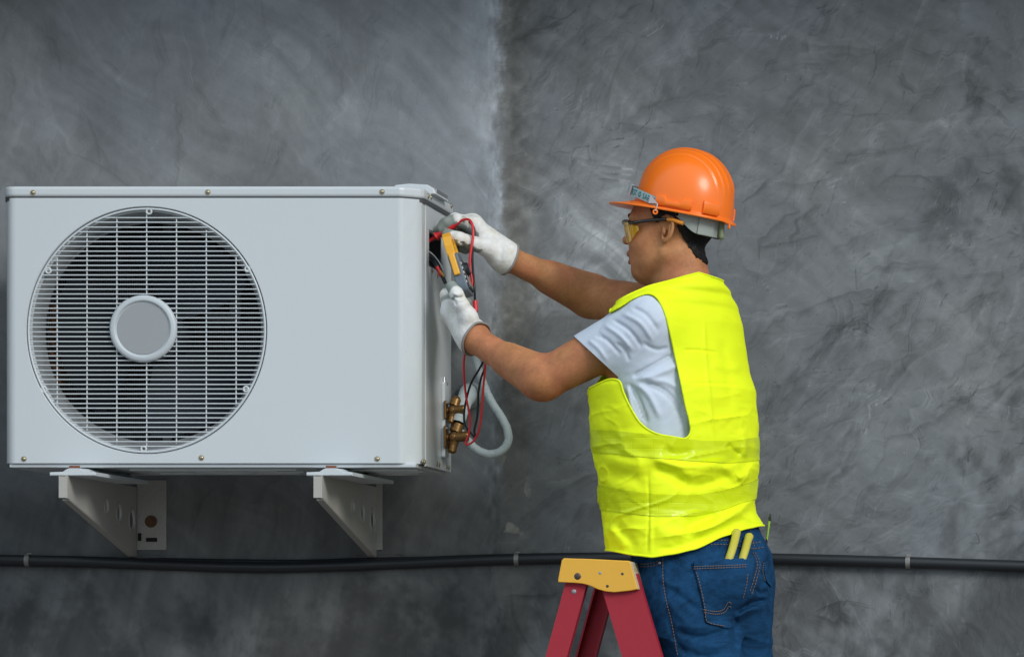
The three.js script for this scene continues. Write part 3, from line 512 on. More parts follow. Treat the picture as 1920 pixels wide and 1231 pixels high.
{
  const wrapTex = (() => { const n = 256, a = tileNoise(n, 6, 4); return dataTex(n, n, (i, j) => a(i, j)); })();
  const wrap = mat(0.43, 0.495, 0.505, 0.62, { bumpMap: wrapTex, bumpScale: 0.0015 });
  const wrapped = (pts, r, n, freq, amp, flat = 1) => { // tape wound round: slanting creases
    const c = curve(pts), fr = c.computeFrenetFrames(n, false), L = c.getLength(), rows = [];
    for (let j = 0; j <= n; j++) { const p = c.getPointAt(j / n), N = fr.normals[j], B = fr.binormals[j], row = []; for (let i = 0; i <= 28; i++) { const a = i / 28 * Math.PI * 2, s = j / n * L; const ph = s / freq + i / 28, saw = (ph - Math.floor(ph)); const rad = (Array.isArray(r) ? lerp(r[0], r[1], j / n) : r) * (1 + amp * (saw - 0.5) + amp * 0.7 * noise(s * 0.16, Math.cos(a) * 2.2 + s * 0.02, Math.sin(a) * 2.2 + 4.3)); const v = N.clone().multiplyScalar(Math.cos(a) * rad).addScaledVector(B, Math.sin(a) * rad * flat); row.push([p.x + v.x, p.y + v.y, p.z + v.z]); } rows.push(row); }
    return gridGeo(rows, true, (u, v) => [u * 0.1, v * L * U * 3]);
  };
  const a = thing('insulated_pipe', 'thin pipe wrapped in pale blue grey tape hanging in a long loop beside the unit', 'pipe', P(930, 800, -240));
  part('wrapping', wrapped([P(858, 806, -226), P(872, 822, -232), P(892, 842, -236), P(915, 851, -236), P(936, 847, -236), P(951, 829, -236), P(950, 805, -236), P(938, 780, -240), P(920, 752, -252), P(905, 718, -275), P(893, 680, -310), P(884, 645, -350), P(878, 610, -400), P(876, 595, -436)], [8.4, 6.8], 200, 19, 0.075), wrap, a);
  const b = thing('insulated_pipe', 'fat pipe wrapped in pale blue grey tape bending into the wall behind the valves', 'pipe', P(875, 740, -300));
  part('wrapping', wrapped([P(857, 792, -222), P(862, 776, -228), P(868, 756, -244), P(876, 741, -275), P(880, 737, -330), P(881, 738, -385), P(880, 740, -438)], [13, 26], 110, 30, 0.05), wrap, b);
}
// ---------------------------------------------------------------- step ladder
{
  const n = 512, a = tileNoise(n, 3, 5, 1), b = tileNoise(n, 26, 3, 2), c = tileNoise(n, 60, 2, 6);
  const spots = new Float32Array(n * n); for (let k = 0; k < 120; k++) { const x = rr(0, n), y = rr(0, n), l = rr(2, 22), w = rr(0.5, 1.4), t = rr(-0.4, 0.4) + (rnd() < 0.4 ? 1.57 : 0); for (let q = 0; q < l * 2; q++) { const i = Math.floor(x + Math.cos(t) * q / 2 + n) % n, j = Math.floor(y + Math.sin(t) * q / 2 * w + n) % n; spots[j * n + i] = rr(0.3, 1); } }
  const red = new THREE.MeshStandardMaterial({ map: dataTex(n, n, (i, j) => { const v = 0.88 + 0.5 * (a(i, j) - 0.5) + 0.24 * (b(i, j) - 0.5), s = spots[j * n + i] * 0.55; return [enc(lerp(0.40 * v, 0.5, s)), enc(lerp(0.008 * v, 0.3, s)), enc(lerp(0.026 * v, 0.28, s))]; }, true, [2, 2]), roughness: 0.55, bumpMap: dataTex(n, n, (i, j) => b(i, j) * 0.6 + c(i, j) * 0.4, false, [2, 2]), bumpScale: 0.0006 });
  const yel = new THREE.MeshStandardMaterial({ map: dataTex(n, n, (i, j) => { const v = 0.95 + 0.25 * (a(i, j) - 0.5), d = sst(0.58, 0.75, a(i, j) * 0.6 + b(i, j) * 0.4), s = spots[i * n + j] * 0.4; return [enc(lerp(0.80 * v, 0.3, d * 0.5 + s)), enc(lerp(0.42 * v, 0.19, d * 0.5 + s)), enc(lerp(0.04 * v, 0.08, d * 0.5 + s))]; }, true, [3, 3]), roughness: 0.5, bumpMap: dataTex(n, n, (i, j) => c(i, j), false, [3, 3]), bumpScale: 0.0003 });
  const worn = new THREE.MeshStandardMaterial({ map: dataTex(n, n, (i, j) => { const d = sst(0.42, 0.58, a(i, j) * 0.5 + b(i, j) * 0.5); return [enc(lerp(0.5, 0.42, d)), enc(lerp(0.46, 0.27, d)), enc(lerp(0.38, 0.08, d))]; }, true, [3, 3]), roughness: 0.6 });
  const rivetM = mat(0.075, 0.06, 0.055, 0.5, { metalness: 0.5 }), rivetL = mat(0.3, 0.31, 0.32, 0.5, { metalness: 0.5 });
  const zn = 180, zf = -220, L = thing('step_ladder', 'red step ladder with a worn yellow top cap in front of the worker', 'ladder', [1150, GROUND, -20]);
  const q = (pts, z) => pts.map(([x, y]) => P(x, y, z).slice(0, 2));
  // cap: moulded block with skirts down both sides
  const capProfile = q([[1056, 1046], [1110, 1047.5], [1178, 1051], [1181, 1054], [1195, 1104], [1180, 1107], [1150, 1110], [1135, 1108.5], [1119, 1104], [1105, 1097.5], [1092, 1094], [1078, 1092.5], [1046, 1091], [1045, 1088], [1052, 1050]], zn);
  const cs = shapeOf(capProfile);
  const plate = (z, d) => new THREE.ExtrudeGeometry(cs, { depth: d, bevelEnabled: true, bevelSize: 1.6, bevelThickness: 1.6, bevelOffset: -1.6, bevelSegments: 3 }).translate(0, 0, z);
  const t0 = P(1056, 1046, zn), t1 = P(1178, 1051, zn);
  const ang = Math.atan2(t1[1] - t0[1], t1[0] - t0[0]), len = hyp(t1[0] - t0[0], t1[1] - t0[1]);
  const c2 = part('top_cap', [plate(zn - 9, 8), plate(zf + 1, 8), box(-len / 2, len / 2, -7, 0, zf + 4, zn - 4, 3).rotateZ(ang).translate((t0[0] + t1[0]) / 2, (t0[1] + t1[1]) / 2 + 0.3, 0)], yel, L, 'yellow top cap');
  const e0 = P(1180, 1053, zn), e1 = P(1195, 1105, zn);
  part('worn_end', box(-2, 3, -hyp(e1[0] - e0[0], e1[1] - e0[1]) / 2, hyp(e1[0] - e0[0], e1[1] - e0[1]) / 2, zf + 2, zn - 1.5, 1.5).rotateZ(Math.atan2(e1[0] - e0[0], e0[1] - e1[1])).translate((e0[0] + e1[0]) / 2, (e0[1] + e1[1]) / 2, 0), worn, c2, 'scuffed grey end of the cap');
  for (const [x, y, r, m] of [[1082, 1080, 7.2, rivetM], [1124, 1074, 4.3, rivetL], [1166, 1075.5, 4.2, rivetM], [1138, 1098.5, 4.3, rivetM]]) { const p = P(x, y, zn); part('rivet', [new THREE.SphereGeometry(r, 16, 8, 0, Math.PI * 2, 0, Math.PI / 2).scale(1, 0.5, 1).rotateX(Math.PI / 2).translate(p[0], p[1], zn - 1), new THREE.CylinderGeometry(r * 1.15, r * 1.15, 1.2, 20).rotateX(Math.PI / 2).translate(p[0], p[1], zn - 0.8)], m, c2); }
  // channel rails: web outside, flanges turned inwards
  const rail = (a, b, w, dir, z) => { // a = top centre, b = bottom centre on the web's outer face
    const l = hyp(b[0] - a[0], b[1] - a[1]), s = dir, t = 3.5, d = 26;
    const prof = shapeOf([[-w / 2, 0], [w / 2, 0], [w / 2, -s * d], [w / 2 - t, -s * d], [w / 2 - t, -s * t], [-w / 2 + t, -s * t], [-w / 2 + t, -s * d], [-w / 2, -s * d]]);
    const g = new THREE.ExtrudeGeometry(prof, { depth: l, bevelEnabled: true, bevelSize: 0.7, bevelThickness: 0.5, bevelOffset: -0.7, bevelSegments: 1 }); // profile in x, z; runs along the rail
    g.rotateX(Math.PI / 2); // now runs down -y, profile (x, z)
    const an = Math.atan2(b[0] - a[0], a[1] - b[1]); return g.rotateZ(an).translate(a[0], a[1], z);
  };
  const fa = P(1158, 1085, zn), fb0 = P(1201.5, 1231, zn), ra = P(1081, 1080, zn), rb0 = P(1040, 1231, zn);
  const ext = (a, b) => { const k = (GROUND + 24 - a[1]) / (b[1] - a[1]); return [a[0] + (b[0] - a[0]) * k, GROUND + 24]; };
  const fb = ext(fa, fb0), rb = ext(ra, rb0);
  for (const [z, d] of [[zn - 10, 1], [zf + 10, -1]]) {
    const f = part('rail', rail(fa, fb, 70, d, z), red, L), r = part('rail', rail(ra, rb, 38, d, z), red, L);
    part('rubber_foot', box(fb[0] - 36, fb[0] + 46, GROUND, GROUND + 30, z - d * 32, z + d * 4, 4), mat(0.02, 0.02, 0.02, 0.8), f);
    part('rubber_foot', box(rb[0] - 28, rb[0] + 18, GROUND, GROUND + 30, z - d * 32, z + d * 4, 4), mat(0.02, 0.02, 0.02, 0.8), r);
    if (d > 0) { const p = P(1075, 1108.5, zn - 10); part('rivet', new THREE.SphereGeometry(4.6, 16, 8, 0, Math.PI * 2, 0, Math.PI / 2).scale(1, 0.5, 1).rotateX(Math.PI / 2).translate(p[0], p[1], zn - 10), rivetL, r); }
  }
  const atY = (a, b, y) => a[0] + (b[0] - a[0]) * (y - a[1]) / (b[1] - a[1]);
  for (let k = 1; k <= 4; k++) { const y = -1048 - k * 261, x = atY(fa, fb, y); part('step', [box(x - 34, x + 40, y - 5, y, zf + 14, zn - 14, 2), box(x - 34, x - 30, y - 34, y, zf + 14, zn - 14, 1), box(x + 36, x + 40, y - 34, y, zf + 14, zn - 14, 1)], red, L); }
  for (const y of [-1500, -1950, -2350]) { const x = atY(ra, rb, y); part('brace', box(x - 12, x + 12, y - 10, y + 10, zf + 14, zn - 14, 2), red, L); }
  for (const z of [zn - 44, zf + 44]) part('spreader', rod([atY(ra, rb, -1700), -1700, z], [atY(fa, fb, -1700), -1700, z], 6), steel, L);
}
// ---------------------------------------------------------------- the worker
const person = thing('person', 'worker in orange hard hat and yellow vest standing on the ladder, testing the unit', 'person', [1390, -1789, 0]);
// directions: torso, hips and head each turned a little towards the wall
const dirs = (deg) => { const a = deg * Math.PI / 180, c = Math.cos(a), s = Math.sin(a); return { fx: -c, fz: -s, lx: -s, lz: c }; };
const DT = dirs(35), DJ = dirs(40), DH = dirs(12);
function loft(rows, D, pw = 2.25) {
  const T = table(rows), i = 1 / pw;
  return (x, y, z) => {
    const r = T(y), dx = x - r[1], dz = z - (r[4] ?? 0), a = Math.abs(dx * D.fx + dz * D.fz), b = Math.abs(dx * D.lx + dz * D.lz), q = Math.pow(Math.pow(a / r[2], pw) + Math.pow(b / r[3], pw), i), l = hyp(a, b);
    const r1 = T(y + 4), r2 = T(y - 4), s = (Math.abs(r2[3] - r1[3]) + Math.abs(r2[2] - r1[2])) / 16;
    let d = q < 1e-4 ? -Math.min(r[2], r[3]) : l * (1 - 1 / q); d /= Math.sqrt(1 + s * s);
    return Math.max(d, y - rows[0][0], rows[rows.length - 1][0] - y);
  };
}
// joints (plan point and depth)
const SHN = P(1214, 608, 100), ELN = P(1019, 711, 70), WRN = P(893, 641, -26);      // near arm
const SHF = P(1300, 598, -128), ELF = P(1110, 556, -250), WRF = P(956, 487, -142);   // far arm
const torso = loft([[-512, 1292, 40, 42], [-530, 1286, 48, 62], [-550, 1280, 54, 94], [-575, 1276, 62, 120], [-610, 1271, 74, 138], [-690, 1263, 92, 142], [-760, 1263, 100, 138], [-860, 1269, 98, 132], [-960, 1276, 88, 120], [-1060, 1300, 86, 130], [-1160, 1322, 90, 140]], DT);
const neck = (x, y, z) => smin(cap(x, y, z, [1267, -452, -10], [1288, -560, 0], 44, 52), cap(x, y, z, [1272, -478, 32], [1240, -552, 16], 10, 12), 20);
const armN = (x, y, z) => smin(smin(cap(x, y, z, SHN, ELN, 49, 37), cap(x, y, z, ELN, WRN, 36, 22), 14), cap(x, y, z, [lerp(ELN[0], WRN[0], 0.08), lerp(ELN[1], WRN[1], 0.08), lerp(ELN[2], WRN[2], 0.08)], [lerp(ELN[0], WRN[0], 0.5), lerp(ELN[1], WRN[1], 0.5) - 2, lerp(ELN[2], WRN[2], 0.5)], 40, 29), 20);
const armF = (x, y, z) => smin(smin(cap(x, y, z, SHF, ELF, 56, 38), cap(x, y, z, ELF, WRF, 37, 20.5), 14), cap(x, y, z, [lerp(ELF[0], WRF[0], 0.05), lerp(ELF[1], WRF[1], 0.05), lerp(ELF[2], WRF[2], 0.05)], [lerp(ELF[0], WRF[0], 0.5), lerp(ELF[1], WRF[1], 0.5), lerp(ELF[2], WRF[2], 0.5)], 39, 29), 20);
// ---- head, in its own axes: a forwards, b up, c towards the camera side
const HO = [1269, -445, -10];
const toHead = (x, y, z) => { const dx = x - HO[0], dz = z - HO[2]; return [dx * DH.fx + dz * DH.fz, y - HO[1], dx * DH.lx + dz * DH.lz]; };
const fromHead = (a, b, c) => [HO[0] + a * DH.fx + c * DH.lx, HO[1] + b, HO[2] + a * DH.fz + c * DH.lz];
function skull(a, b, c) { // without ears
  const m = Math.abs(c);
  let d = ell(a, b, c, [8, 42, 0], [80, 72, 66]);
  d = smin(d, ell(a, b, c, [44, -12, 0], [46, 66, 56]), 22);
  d = smin(d, cap(a, b, m, [8, -34, 46], [58, -62, 18], 15, 16), 26);
  d = smin(d, ell(a, b, c, [70, -62, 0], [19, 17, 26]), 14);
  d = smin(d, ell(a, b, m, [58, -8, 32], [25, 22, 21]), 16);       // cheeks
  d = smin(d, ell(a, b, c, [68, -34, 0], [23, 26, 30]), 16);       // muzzle
  d = smin(d, cap(a, b, m, [81, 37, 6], [70, 35, 42], 11, 10), 12); // brow
  d = smax(d, -ell(a, b, m, [93, 18, 30], [16, 13, 17]), 9);       // eye sockets
  d = smin(d, ell(a, b, m, [71, 17, 29], [13.5, 12.5, 14]), 3);    // lids
  d = smin(d, cap(a, b, c, [83, 24, 0], [101, -2, 0], 6, 8.6), 8);   // nose
  d = smin(d, ell(a, b, m, [86, -6, 10], [11, 8, 7]), 5);
  d = smax(d, -ell(a, b, m, [87, -14, 7], [5, 4, 3.5]), 2);
  d = smin(d, cap(a, b, m, [93.5, -28, 3], [82, -33, 23], 7, 3.4), 4);  // lips
  d = smin(d, cap(a, b, m, [90.5, -44, 0], [80, -38.5, 22], 8, 3.4), 4);
  d = smax(d, -cap(a, b, m, [97, -35.5, 0], [79, -35, 27], 2.6, 2.2), 2);
  d = smax(d, -cap(a, b, m, [92, -53, 0], [84, -52, 14], 5, 4), 6);
  d = smin(d, cap(a, b, c, [58, -66, 0], [22, -78, 0], 18, 26), 20);   // under the jaw
  return d;
}
function ear(a, b, c) {
  const m = Math.abs(c) - 62, t = 0.22, x0 = a + 3, y0 = b - 6, x = x0 * Math.cos(t) + y0 * Math.sin(t), y = -x0 * Math.sin(t) + y0 * Math.cos(t), k = m + x * 0.42; // stands out towards the back
  let d = ell(x, y, k, [0, 4, 4], [13.5, 23, 6]);
  d = smin(d, ell(x, y, k, [3, -15, 3], [7.5, 9, 5]), 5);
  d = smax(d, -ell(x, y, k, [1.5, 5, 11], [10, 18, 11.5]), 1.2);
  d = smin(d, cap(x, y, k, [-4.5, -9, 4.5], [-3, 12, 5.5], 2.4, 2), 2.5);
  d = smax(d, -ell(x, y, k, [4, -4, 8], [6, 10, 13]), 1.2);
  return smin(d, ell(x, y, k, [7, -3, 2], [3, 6, 5]), 3);
}
const headF = (x, y, z) => { const [a, b, c] = toHead(x, y, z); return smin(skull(a, b, c), ear(a, b, c), 4); };
// ---- hands: each finger its own chain of bones
function handField(H, off = 0) {
  const { wrist, mcp, chains, thumb, forearm } = H;
  const all = [forearm, wrist, ...mcp, ...chains.flat(), ...thumb, H.heel], mid = [0, 1, 2].map((k) => all.reduce((s, p) => s + p[k], 0) / all.length), R = Math.max(...all.map((p) => hyp(p[0] - mid[0], p[1] - mid[1], p[2] - mid[2]))) + 26;
  return (x, y, z) => {
    const far = hyp(x - mid[0], y - mid[1], z - mid[2]) - R; if (far > 30) return far;
    let d = cap(x, y, z, forearm, wrist, H.rf, H.rw);
    for (let k = 0; k < 4; k++) d = smin(d, cap(x, y, z, wrist, mcp[k], H.rw - 2, 14.5), 16);
    for (let k = 0; k < 3; k++) d = smin(d, cap(x, y, z, mcp[k], mcp[k + 1], 14.5, 14), 12);
    d = smin(d, cap(x, y, z, H.heel, thumb[0], 19, 17), 14);
    let f = 1e9;
    chains.forEach((c, k) => { const r = H.r[k]; let e = cap(x, y, z, mcp[k], c[0], r + 1.8, r + 0.6); e = smin(e, cap(x, y, z, c[0], c[1], r + 0.9, r - 0.3), 3); e = smin(e, cap(x, y, z, c[1], c[2], r - 0.1, r - 1.4), 3); f = smin(f, e, 1.5); });
    d = smin(d, f, 7);
    let t = cap(x, y, z, thumb[0], thumb[1], 16, 12.6); t = smin(t, cap(x, y, z, thumb[1], thumb[2], 12.6, 11.4), 4); t = smin(t, cap(x, y, z, thumb[2], thumb[3], 11.4, 10), 4);
    d = smin(d, t, 6);
    return d - off;
  };
}
const HF = { // far hand: palm down, thumb towards the camera, pinching the red probe
  forearm: ELF.map((v, k) => lerp(WRF[k], v, 0.25)), wrist: WRF.map((v, k) => lerp(WRF[k], P(925, 470, -138)[k], 0.3)), rf: 25, rw: 24,
  mcp: [P(890, 424, -118), P(885, 419, -142), P(889, 425, -164), P(897, 436, -182)], r: [10.2, 10.4, 9.8, 8.8],
  chains: [[P(856, 412, -112), P(838, 417, -110), P(827, 428, -112)], [P(852, 411, -140), P(833, 420, -136), P(822, 433, -130)], [P(852, 426, -162), P(840, 444, -158), P(850, 455, -150)], [P(868, 446, -178), P(860, 462, -172), P(872, 468, -162)]],
  thumb: [P(914, 464, -112), P(889, 457, -92), P(860, 447, -90), P(838, 439.5, -98)], heel: P(934, 478, -128),
};
const HN = { // near hand: thumb towards the camera in front of the meter, fingers round behind it
  forearm: ELN.map((v, k) => lerp(WRN[k], v, 0.25)), wrist: WRN.map((v, k) => lerp(WRN[k], P(874, 612, -30)[k], 0.3)), rf: 27, rw: 26,
  mcp: [P(843, 583, -42), P(845, 592, -64), P(851, 600, -84), P(860, 609, -100)], r: [10.4, 10.4, 10, 9],
  chains: [[P(836, 553, -52), P(842, 541, -76), P(856, 538, -88)], [P(837, 561, -80), P(849, 551, -98), P(865, 551, -102)], [P(845, 577, -102), P(858, 566, -114), P(874, 567, -114)], [P(856, 592, -116), P(868, 582, -124), P(883, 583, -120)]],
  thumb: [P(876, 594, -8), P(864, 571, 2), P(855, 551, -2), P(846, 537, -10)], heel: P(874, 618, -22),
};
// clothes fields
const shirtSleeveEnd = P(1121, 672, 85), sleeveAxis = (() => { const d = V3(SHN).sub(V3(ELN)).normalize(); return d; })();
const wob = (x, y, z, s, k = 0) => fbm(x * s + k, y * s + 3.1, z * s + 1.7, 3);
function foldSet(list) { // creases drawn on the surface as plan lines: [points, width, height]
  const F = list.map(([pts, w, a]) => ({ pts: new THREE.CatmullRomCurve3(pts.map((p) => new THREE.Vector3(p[0], -p[1], 0))).getPoints(10), w, a, lo: [Math.min(...pts.map((p) => p[0])) - w * 3, Math.min(...pts.map((p) => -p[1])) - w * 3], hi: [Math.max(...pts.map((p) => p[0])) + w * 3, Math.max(...pts.map((p) => -p[1])) + w * 3] }));
  return (x, y) => { let s = 0; for (const f of F) { if (x < f.lo[0] || y < f.lo[1] || x > f.hi[0] || y > f.hi[1]) continue; let d = 1e9, tt = 0; for (let i = 0; i < f.pts.length - 1; i++) { const a = f.pts[i], b = f.pts[i + 1], ex = b.x - a.x, ey = b.y - a.y, t = clamp(((x - a.x) * ex + (y - a.y) * ey) / (ex * ex + ey * ey), 0, 1), q = hyp(x - a.x - ex * t, y - a.y - ey * t); if (q < d) { d = q; tt = (i + t) / (f.pts.length - 1); } } s += f.a * Math.exp(-d * d / (f.w * f.w)) * sst(0, 0.22, tt) * sst(1, 0.78, tt); } return s; };
}
const onPlan = (x, y, z) => { const k = EYE[2] / (EYE[2] - z); return [EYE[0] + (x - EYE[0]) * k, -EYE[1] + (-y + EYE[1]) * k]; };
const shirtFolds = foldSet([
  [[[1182, 708], [1218, 690], [1268, 662]], 5, -7],
  [[[1190, 712], [1230, 702], [1288, 676]], 6, 5], [[[1188, 716], [1215, 740], [1240, 790]], 6, 5], [[[1178, 716], [1196, 750], [1214, 800]], 5, -6], [[[1176, 720], [1180, 755], [1200, 800]], 5, 5], [[[1200, 716], [1245, 735], [1290, 790]], 6, -6], [[[1208, 712], [1250, 716], [1290, 740]], 6, 4],
  [[[1110, 622], [1140, 640], [1165, 668]], 4, -3.2], [[[1128, 606], [1160, 628], [1190, 662]], 4.5, 3.4], [[[1142, 596], [1180, 620], [1205, 655]], 4, -3.4], [[[1160, 584], [1200, 606], [1226, 645]], 4.5, 3.2], [[[1180, 574], [1210, 590], [1236, 625]], 4.5, -3], [[[1098, 634], [1120, 652], [1140, 680]], 4, 2.4], [[[1150, 640], [1170, 655], [1180, 680]], 3.5, -2.6], [[[1200, 640], [1230, 655], [1255, 650]], 4, -3],
]);
const shirt = (x, y, z) => {
  const q = onPlan(x, y, z), n = z > -40 ? shirtFolds(q[0], -q[1]) : 0;
  let d = torso(x, y, z) - 7;
  d = smin(d, cap(x, y, z, SHN, shirtSleeveEnd, 58, 53), 26);
  const under = smin(torso(x, y, z), cap(x, y, z, SHN, ELN, 49, 37), 20) - 3.6;
  d = smin(d, cap(x, y, z, SHF, SHF.map((v, k) => lerp(v, ELF[k], 0.62)), 60, 52), 26);
  return Math.min(d - n - 2.4 * wob(x, y, z, 0.022) - 1.2 * fbm((x - y) * 0.05, (x + y) * 0.016, z * 0.03, 3), under);
};
const hipLoft = loft([[-940, 1288, 74, 116], [-985, 1304, 84, 134], [-1040, 1316, 93, 150], [-1090, 1319, 94, 152], [-1130, 1318, 90, 148], [-1190, 1318, 76, 136]], DJ, 2.3);
const outlineRow = (y, x0, x1, ratio, D = DT, pw = 2.35) => { const q = pw / (pw - 1), hw = (x1 - x0) / 2 - 3, A = hw / Math.pow(Math.pow(Math.abs(D.fx), q) + Math.pow(ratio * Math.abs(D.lx), q), 1 / q); return [-y, (x0 + x1) / 2, A, A * ratio]; };
const vestLoft = loft([[-510, 1294, 44, 44], [-522, 1288, 48, 50], [-545, 1280, 58, 92], [-575, 1275, 62, 132], outlineRow(620, 1154, 1384, 2.0), outlineRow(660, 1136, 1394, 1.9), outlineRow(690, 1127, 1399, 1.75), outlineRow(730, 1109, 1412, 1.5), outlineRow(800, 1112, 1416, 1.45), outlineRow(860, 1120, 1417, 1.45), outlineRow(920, 1128, 1414, 1.45), outlineRow(960, 1133, 1409, 1.45), outlineRow(1000, 1138, 1423, 1.45), outlineRow(1050, 1143, 1430, 1.45)], DT, 2.35);
const vestFolds = foldSet([
  [[[1216, 858], [1260, 872], [1310, 874], [1372, 858]], 8, 9], [[[1220, 872], [1262, 892], [1300, 920]], 12, -10], [[[1262, 886], [1300, 888], [1350, 876], [1376, 884]], 8, 7], [[[1290, 912], [1330, 905], [1372, 888]], 9, -7], [[[1372, 862], [1380, 885], [1388, 905]], 12, 5], [[[1380, 900], [1400, 890], [1420, 872]], 10, 6],
  [[[1290, 1004], [1330, 988], [1375, 962], [1415, 940]], 10, 9], [[[1280, 990], [1310, 976], [1350, 962]], 11, -9], [[[1300, 1015], [1350, 992], [1400, 972]], 10, -5], [[[1222, 985], [1255, 1000], [1290, 1004]], 12, 6], [[[1214, 880], [1216, 960], [1213, 1042]], 3, -3], [[[1218, 960], [1219, 1000], [1218, 1042]], 5, 3],
  [[[1150, 985], [1175, 1005], [1195, 1035]], 9, -5], [[[1140, 985], [1160, 1010], [1170, 1030]], 9, 4], [[[1130, 880], [1165, 895], [1210, 900]], 12, -4], [[[1125, 850], [1170, 870], [1215, 872]], 11, 4], [[[1230, 1030], [1280, 1022], [1330, 1000]], 7, -4],
  [[[1319, 590], [1322, 660], [1330, 740], [1340, 850]], 3.2, 2.6], [[[1276, 656], [1310, 656], [1350, 662]], 2.6, -1.8], [[[1285, 720], [1330, 718], [1400, 722]], 2.6, -1.8], [[[1350, 630], [1362, 690], [1372, 770]], 10, -3], [[[1330, 680], [1360, 690], [1395, 690]], 9, 2.5],
  [[[1240, 840], [1262, 850], [1300, 846]], 9, -5], [[[1360, 832], [1372, 842], [1388, 856]], 6, -5], [[[1390, 800], [1396, 830], [1394, 860]], 6, 4],
]);
const VN = SHN.map((v, k) => lerp(v, ELN[k], 0.1)), VF = SHF.map((v, k) => lerp(v, ELF[k], 0.1));
const vestF = (x, y, z) => {
  const q = onPlan(x, y, z), n = z > -80 ? vestFolds(q[0], -q[1]) : 0, low = sst(-700, -800, y);
  let d = vestLoft(x, y, z);
  d = smin(d, torso(x, y, z) - 11, 12); d = smin(d, cap(x, y, z, SHN, VN, 58, 58), 36); d = smin(d, cap(x, y, z, SHF, VF, 56, 56), 30);
  if (y < -900) d = smin(d, hipLoft(x, y, z) - 7, 14);
  const cr = 1 - 2.2 * Math.abs(noise(x * 0.014 + z * 0.01 + 3, y * 0.030 - x * 0.008, z * 0.012 + 0.4)), cr2 = 1 - 2.2 * Math.abs(noise(x * 0.030 - 7, y * 0.045 + x * 0.02, z * 0.03 + 0.7));
  d -= (0.3 + 2.4 * low) * Math.max(0, cr) * Math.max(0, cr) + (0.2 + 0.6 * low) * Math.max(0, cr2);
  return d - n - (1.5 + 2.5 * low) * wob(x, y * 1.4, z, 0.016) - low * 3.0 * fbm((x + z) * 0.012, y * 0.034, 0.5, 3) - 4 * sst(-985, -1035, y) * noise((x + z * 0.7) * 0.02, 8.3, 0.5);
};
const HEM = table([[-1100, 1031], [-1140, 1031], [-1190, 1040], [-1222, 1043.5], [-1260, 1038], [-1300, 1029], [-1360, 1003], [-1400, 990], [-1425, 985], [-1500, 985]].map(([x, y]) => [x, y]));
const armhole = smoothPoly([[1162, 574], [1190, 557], [1214, 550], [1229, 556], [1244, 580], [1255, 620], [1265, 665], [1275, 710], [1285, 760], [1293, 792], [1294, 810], [1286, 821], [1262, 819], [1226, 811], [1201, 794], [1181, 763], [1168, 735], [1160, 714], [1142, 711], [1105, 727], [1070, 742], [1050, 700], [1062, 640], [1110, 604]], 6);
const axisDist = (x, y, z, a, b) => { const d = V3(b).sub(V3(a)), p = new THREE.Vector3(x - a[0], y - a[1], z - a[2]), t = p.dot(d) / d.lengthSq(); return [p.addScaledVector(d, -t).length(), t]; };
const vestCut = (x, y, z) => {
  const q = onPlan(x, y, z); let g = (HEM(-q[0])[1] - q[1]) * -1; // below the hem is cut
  const [nd] = axisDist(x, y, z, [1273, -452, -10], [1293, -560, 0]); if (y > -575) g = Math.max(g, 56 - nd);
  if (z > 20) g = Math.max(g, -polyDist(armhole, q[0], q[1])); // inside the armhole is cut
  if (y > -640) g = Math.max(g, y - (-546 + (Math.min(x, 1316) - 1226) * (x < 1226 ? 0.50 : 0.335) - Math.max(0, x - 1316) * 0.25));
  const [ad, at2] = axisDist(x, y, z, SHN, ELN); if (z > 0 && at2 > 0.22 && at2 < 1.1) g = Math.max(g, 62 - ad);
  const [fd, ft] = axisDist(x, y, z, SHF, ELF); if (z < -40 && ft > 0.02 && x < 1345 && y > -760) g = Math.max(g, 92 - fd);
  return g;
};
// trousers
const KN = [1392, -1440, 62], KF = [1412, -1440, -66], AN = [1430, -1745, 66], AF = [1438, -1745, -70];
const legN = (x, y, z) => smin(cap(x, y, z, [1284, -1120, 52], KN, 84, 60), cap(x, y, z, KN, AN, 58, 44), 18);
const legF = (x, y, z) => smin(cap(x, y, z, [1346, -1120, -54], KF, 80, 60), cap(x, y, z, KF, AF, 58, 44), 18);
const jeanFolds = foldSet([[[[1375, 1150], [1400, 1134], [1440, 1122]], 6, -9], [[[1372, 1160], [1400, 1146], [1436, 1136]], 7, 5], [[[1262, 1180], [1310, 1194], [1372, 1176]], 6, -6], [[[1256, 1170], [1300, 1176], [1330, 1176]], 6, 3], [[[1250, 1100], [1285, 1125], [1315, 1150]], 7, -4], [[[1245, 1120], [1270, 1150], [1300, 1180]], 8, 4], [[[1250, 1150], [1262, 1190], [1290, 1231]], 6, -3], [[[1230, 1080], [1255, 1095], [1280, 1100]], 6, 3], [[[1380, 1150], [1376, 1190], [1381, 1240]], 7, -5], [[[1270, 1215], [1310, 1228], [1360, 1226]], 6, -3], [[[1300, 1205], [1340, 1212], [1376, 1200]], 6, 3], [[[1412, 1100], [1425, 1112], [1440, 1105]], 5, -4], [[[1242, 1060], [1247, 1120], [1262, 1180]], 2.2, -1.6], [[[1418, 1060], [1416, 1085], [1408, 1120]], 2.4, -2]]);
const jeansF = (x, y, z) => {
  const q = onPlan(x, y, z), n = z > -110 ? jeanFolds(q[0], -q[1]) : 0;
  let d = hipLoft(x, y, z);
  d = smin(d, smin(legN(x, y, z), legF(x, y, z), 5), 34);
  d = smin(d, ell(x, y, z, [1350, -1092, 48], [76, 70, 76]), 22);
  d = smin(d, ell(x, y, z, [1368, -1090, -36], [72, 68, 78]), 16);
  return d - n - 2 * wob(x, y, z, 0.024, 7) - 1.5 * fbm(x * 0.03, y * 0.06, z * 0.03, 3);
};
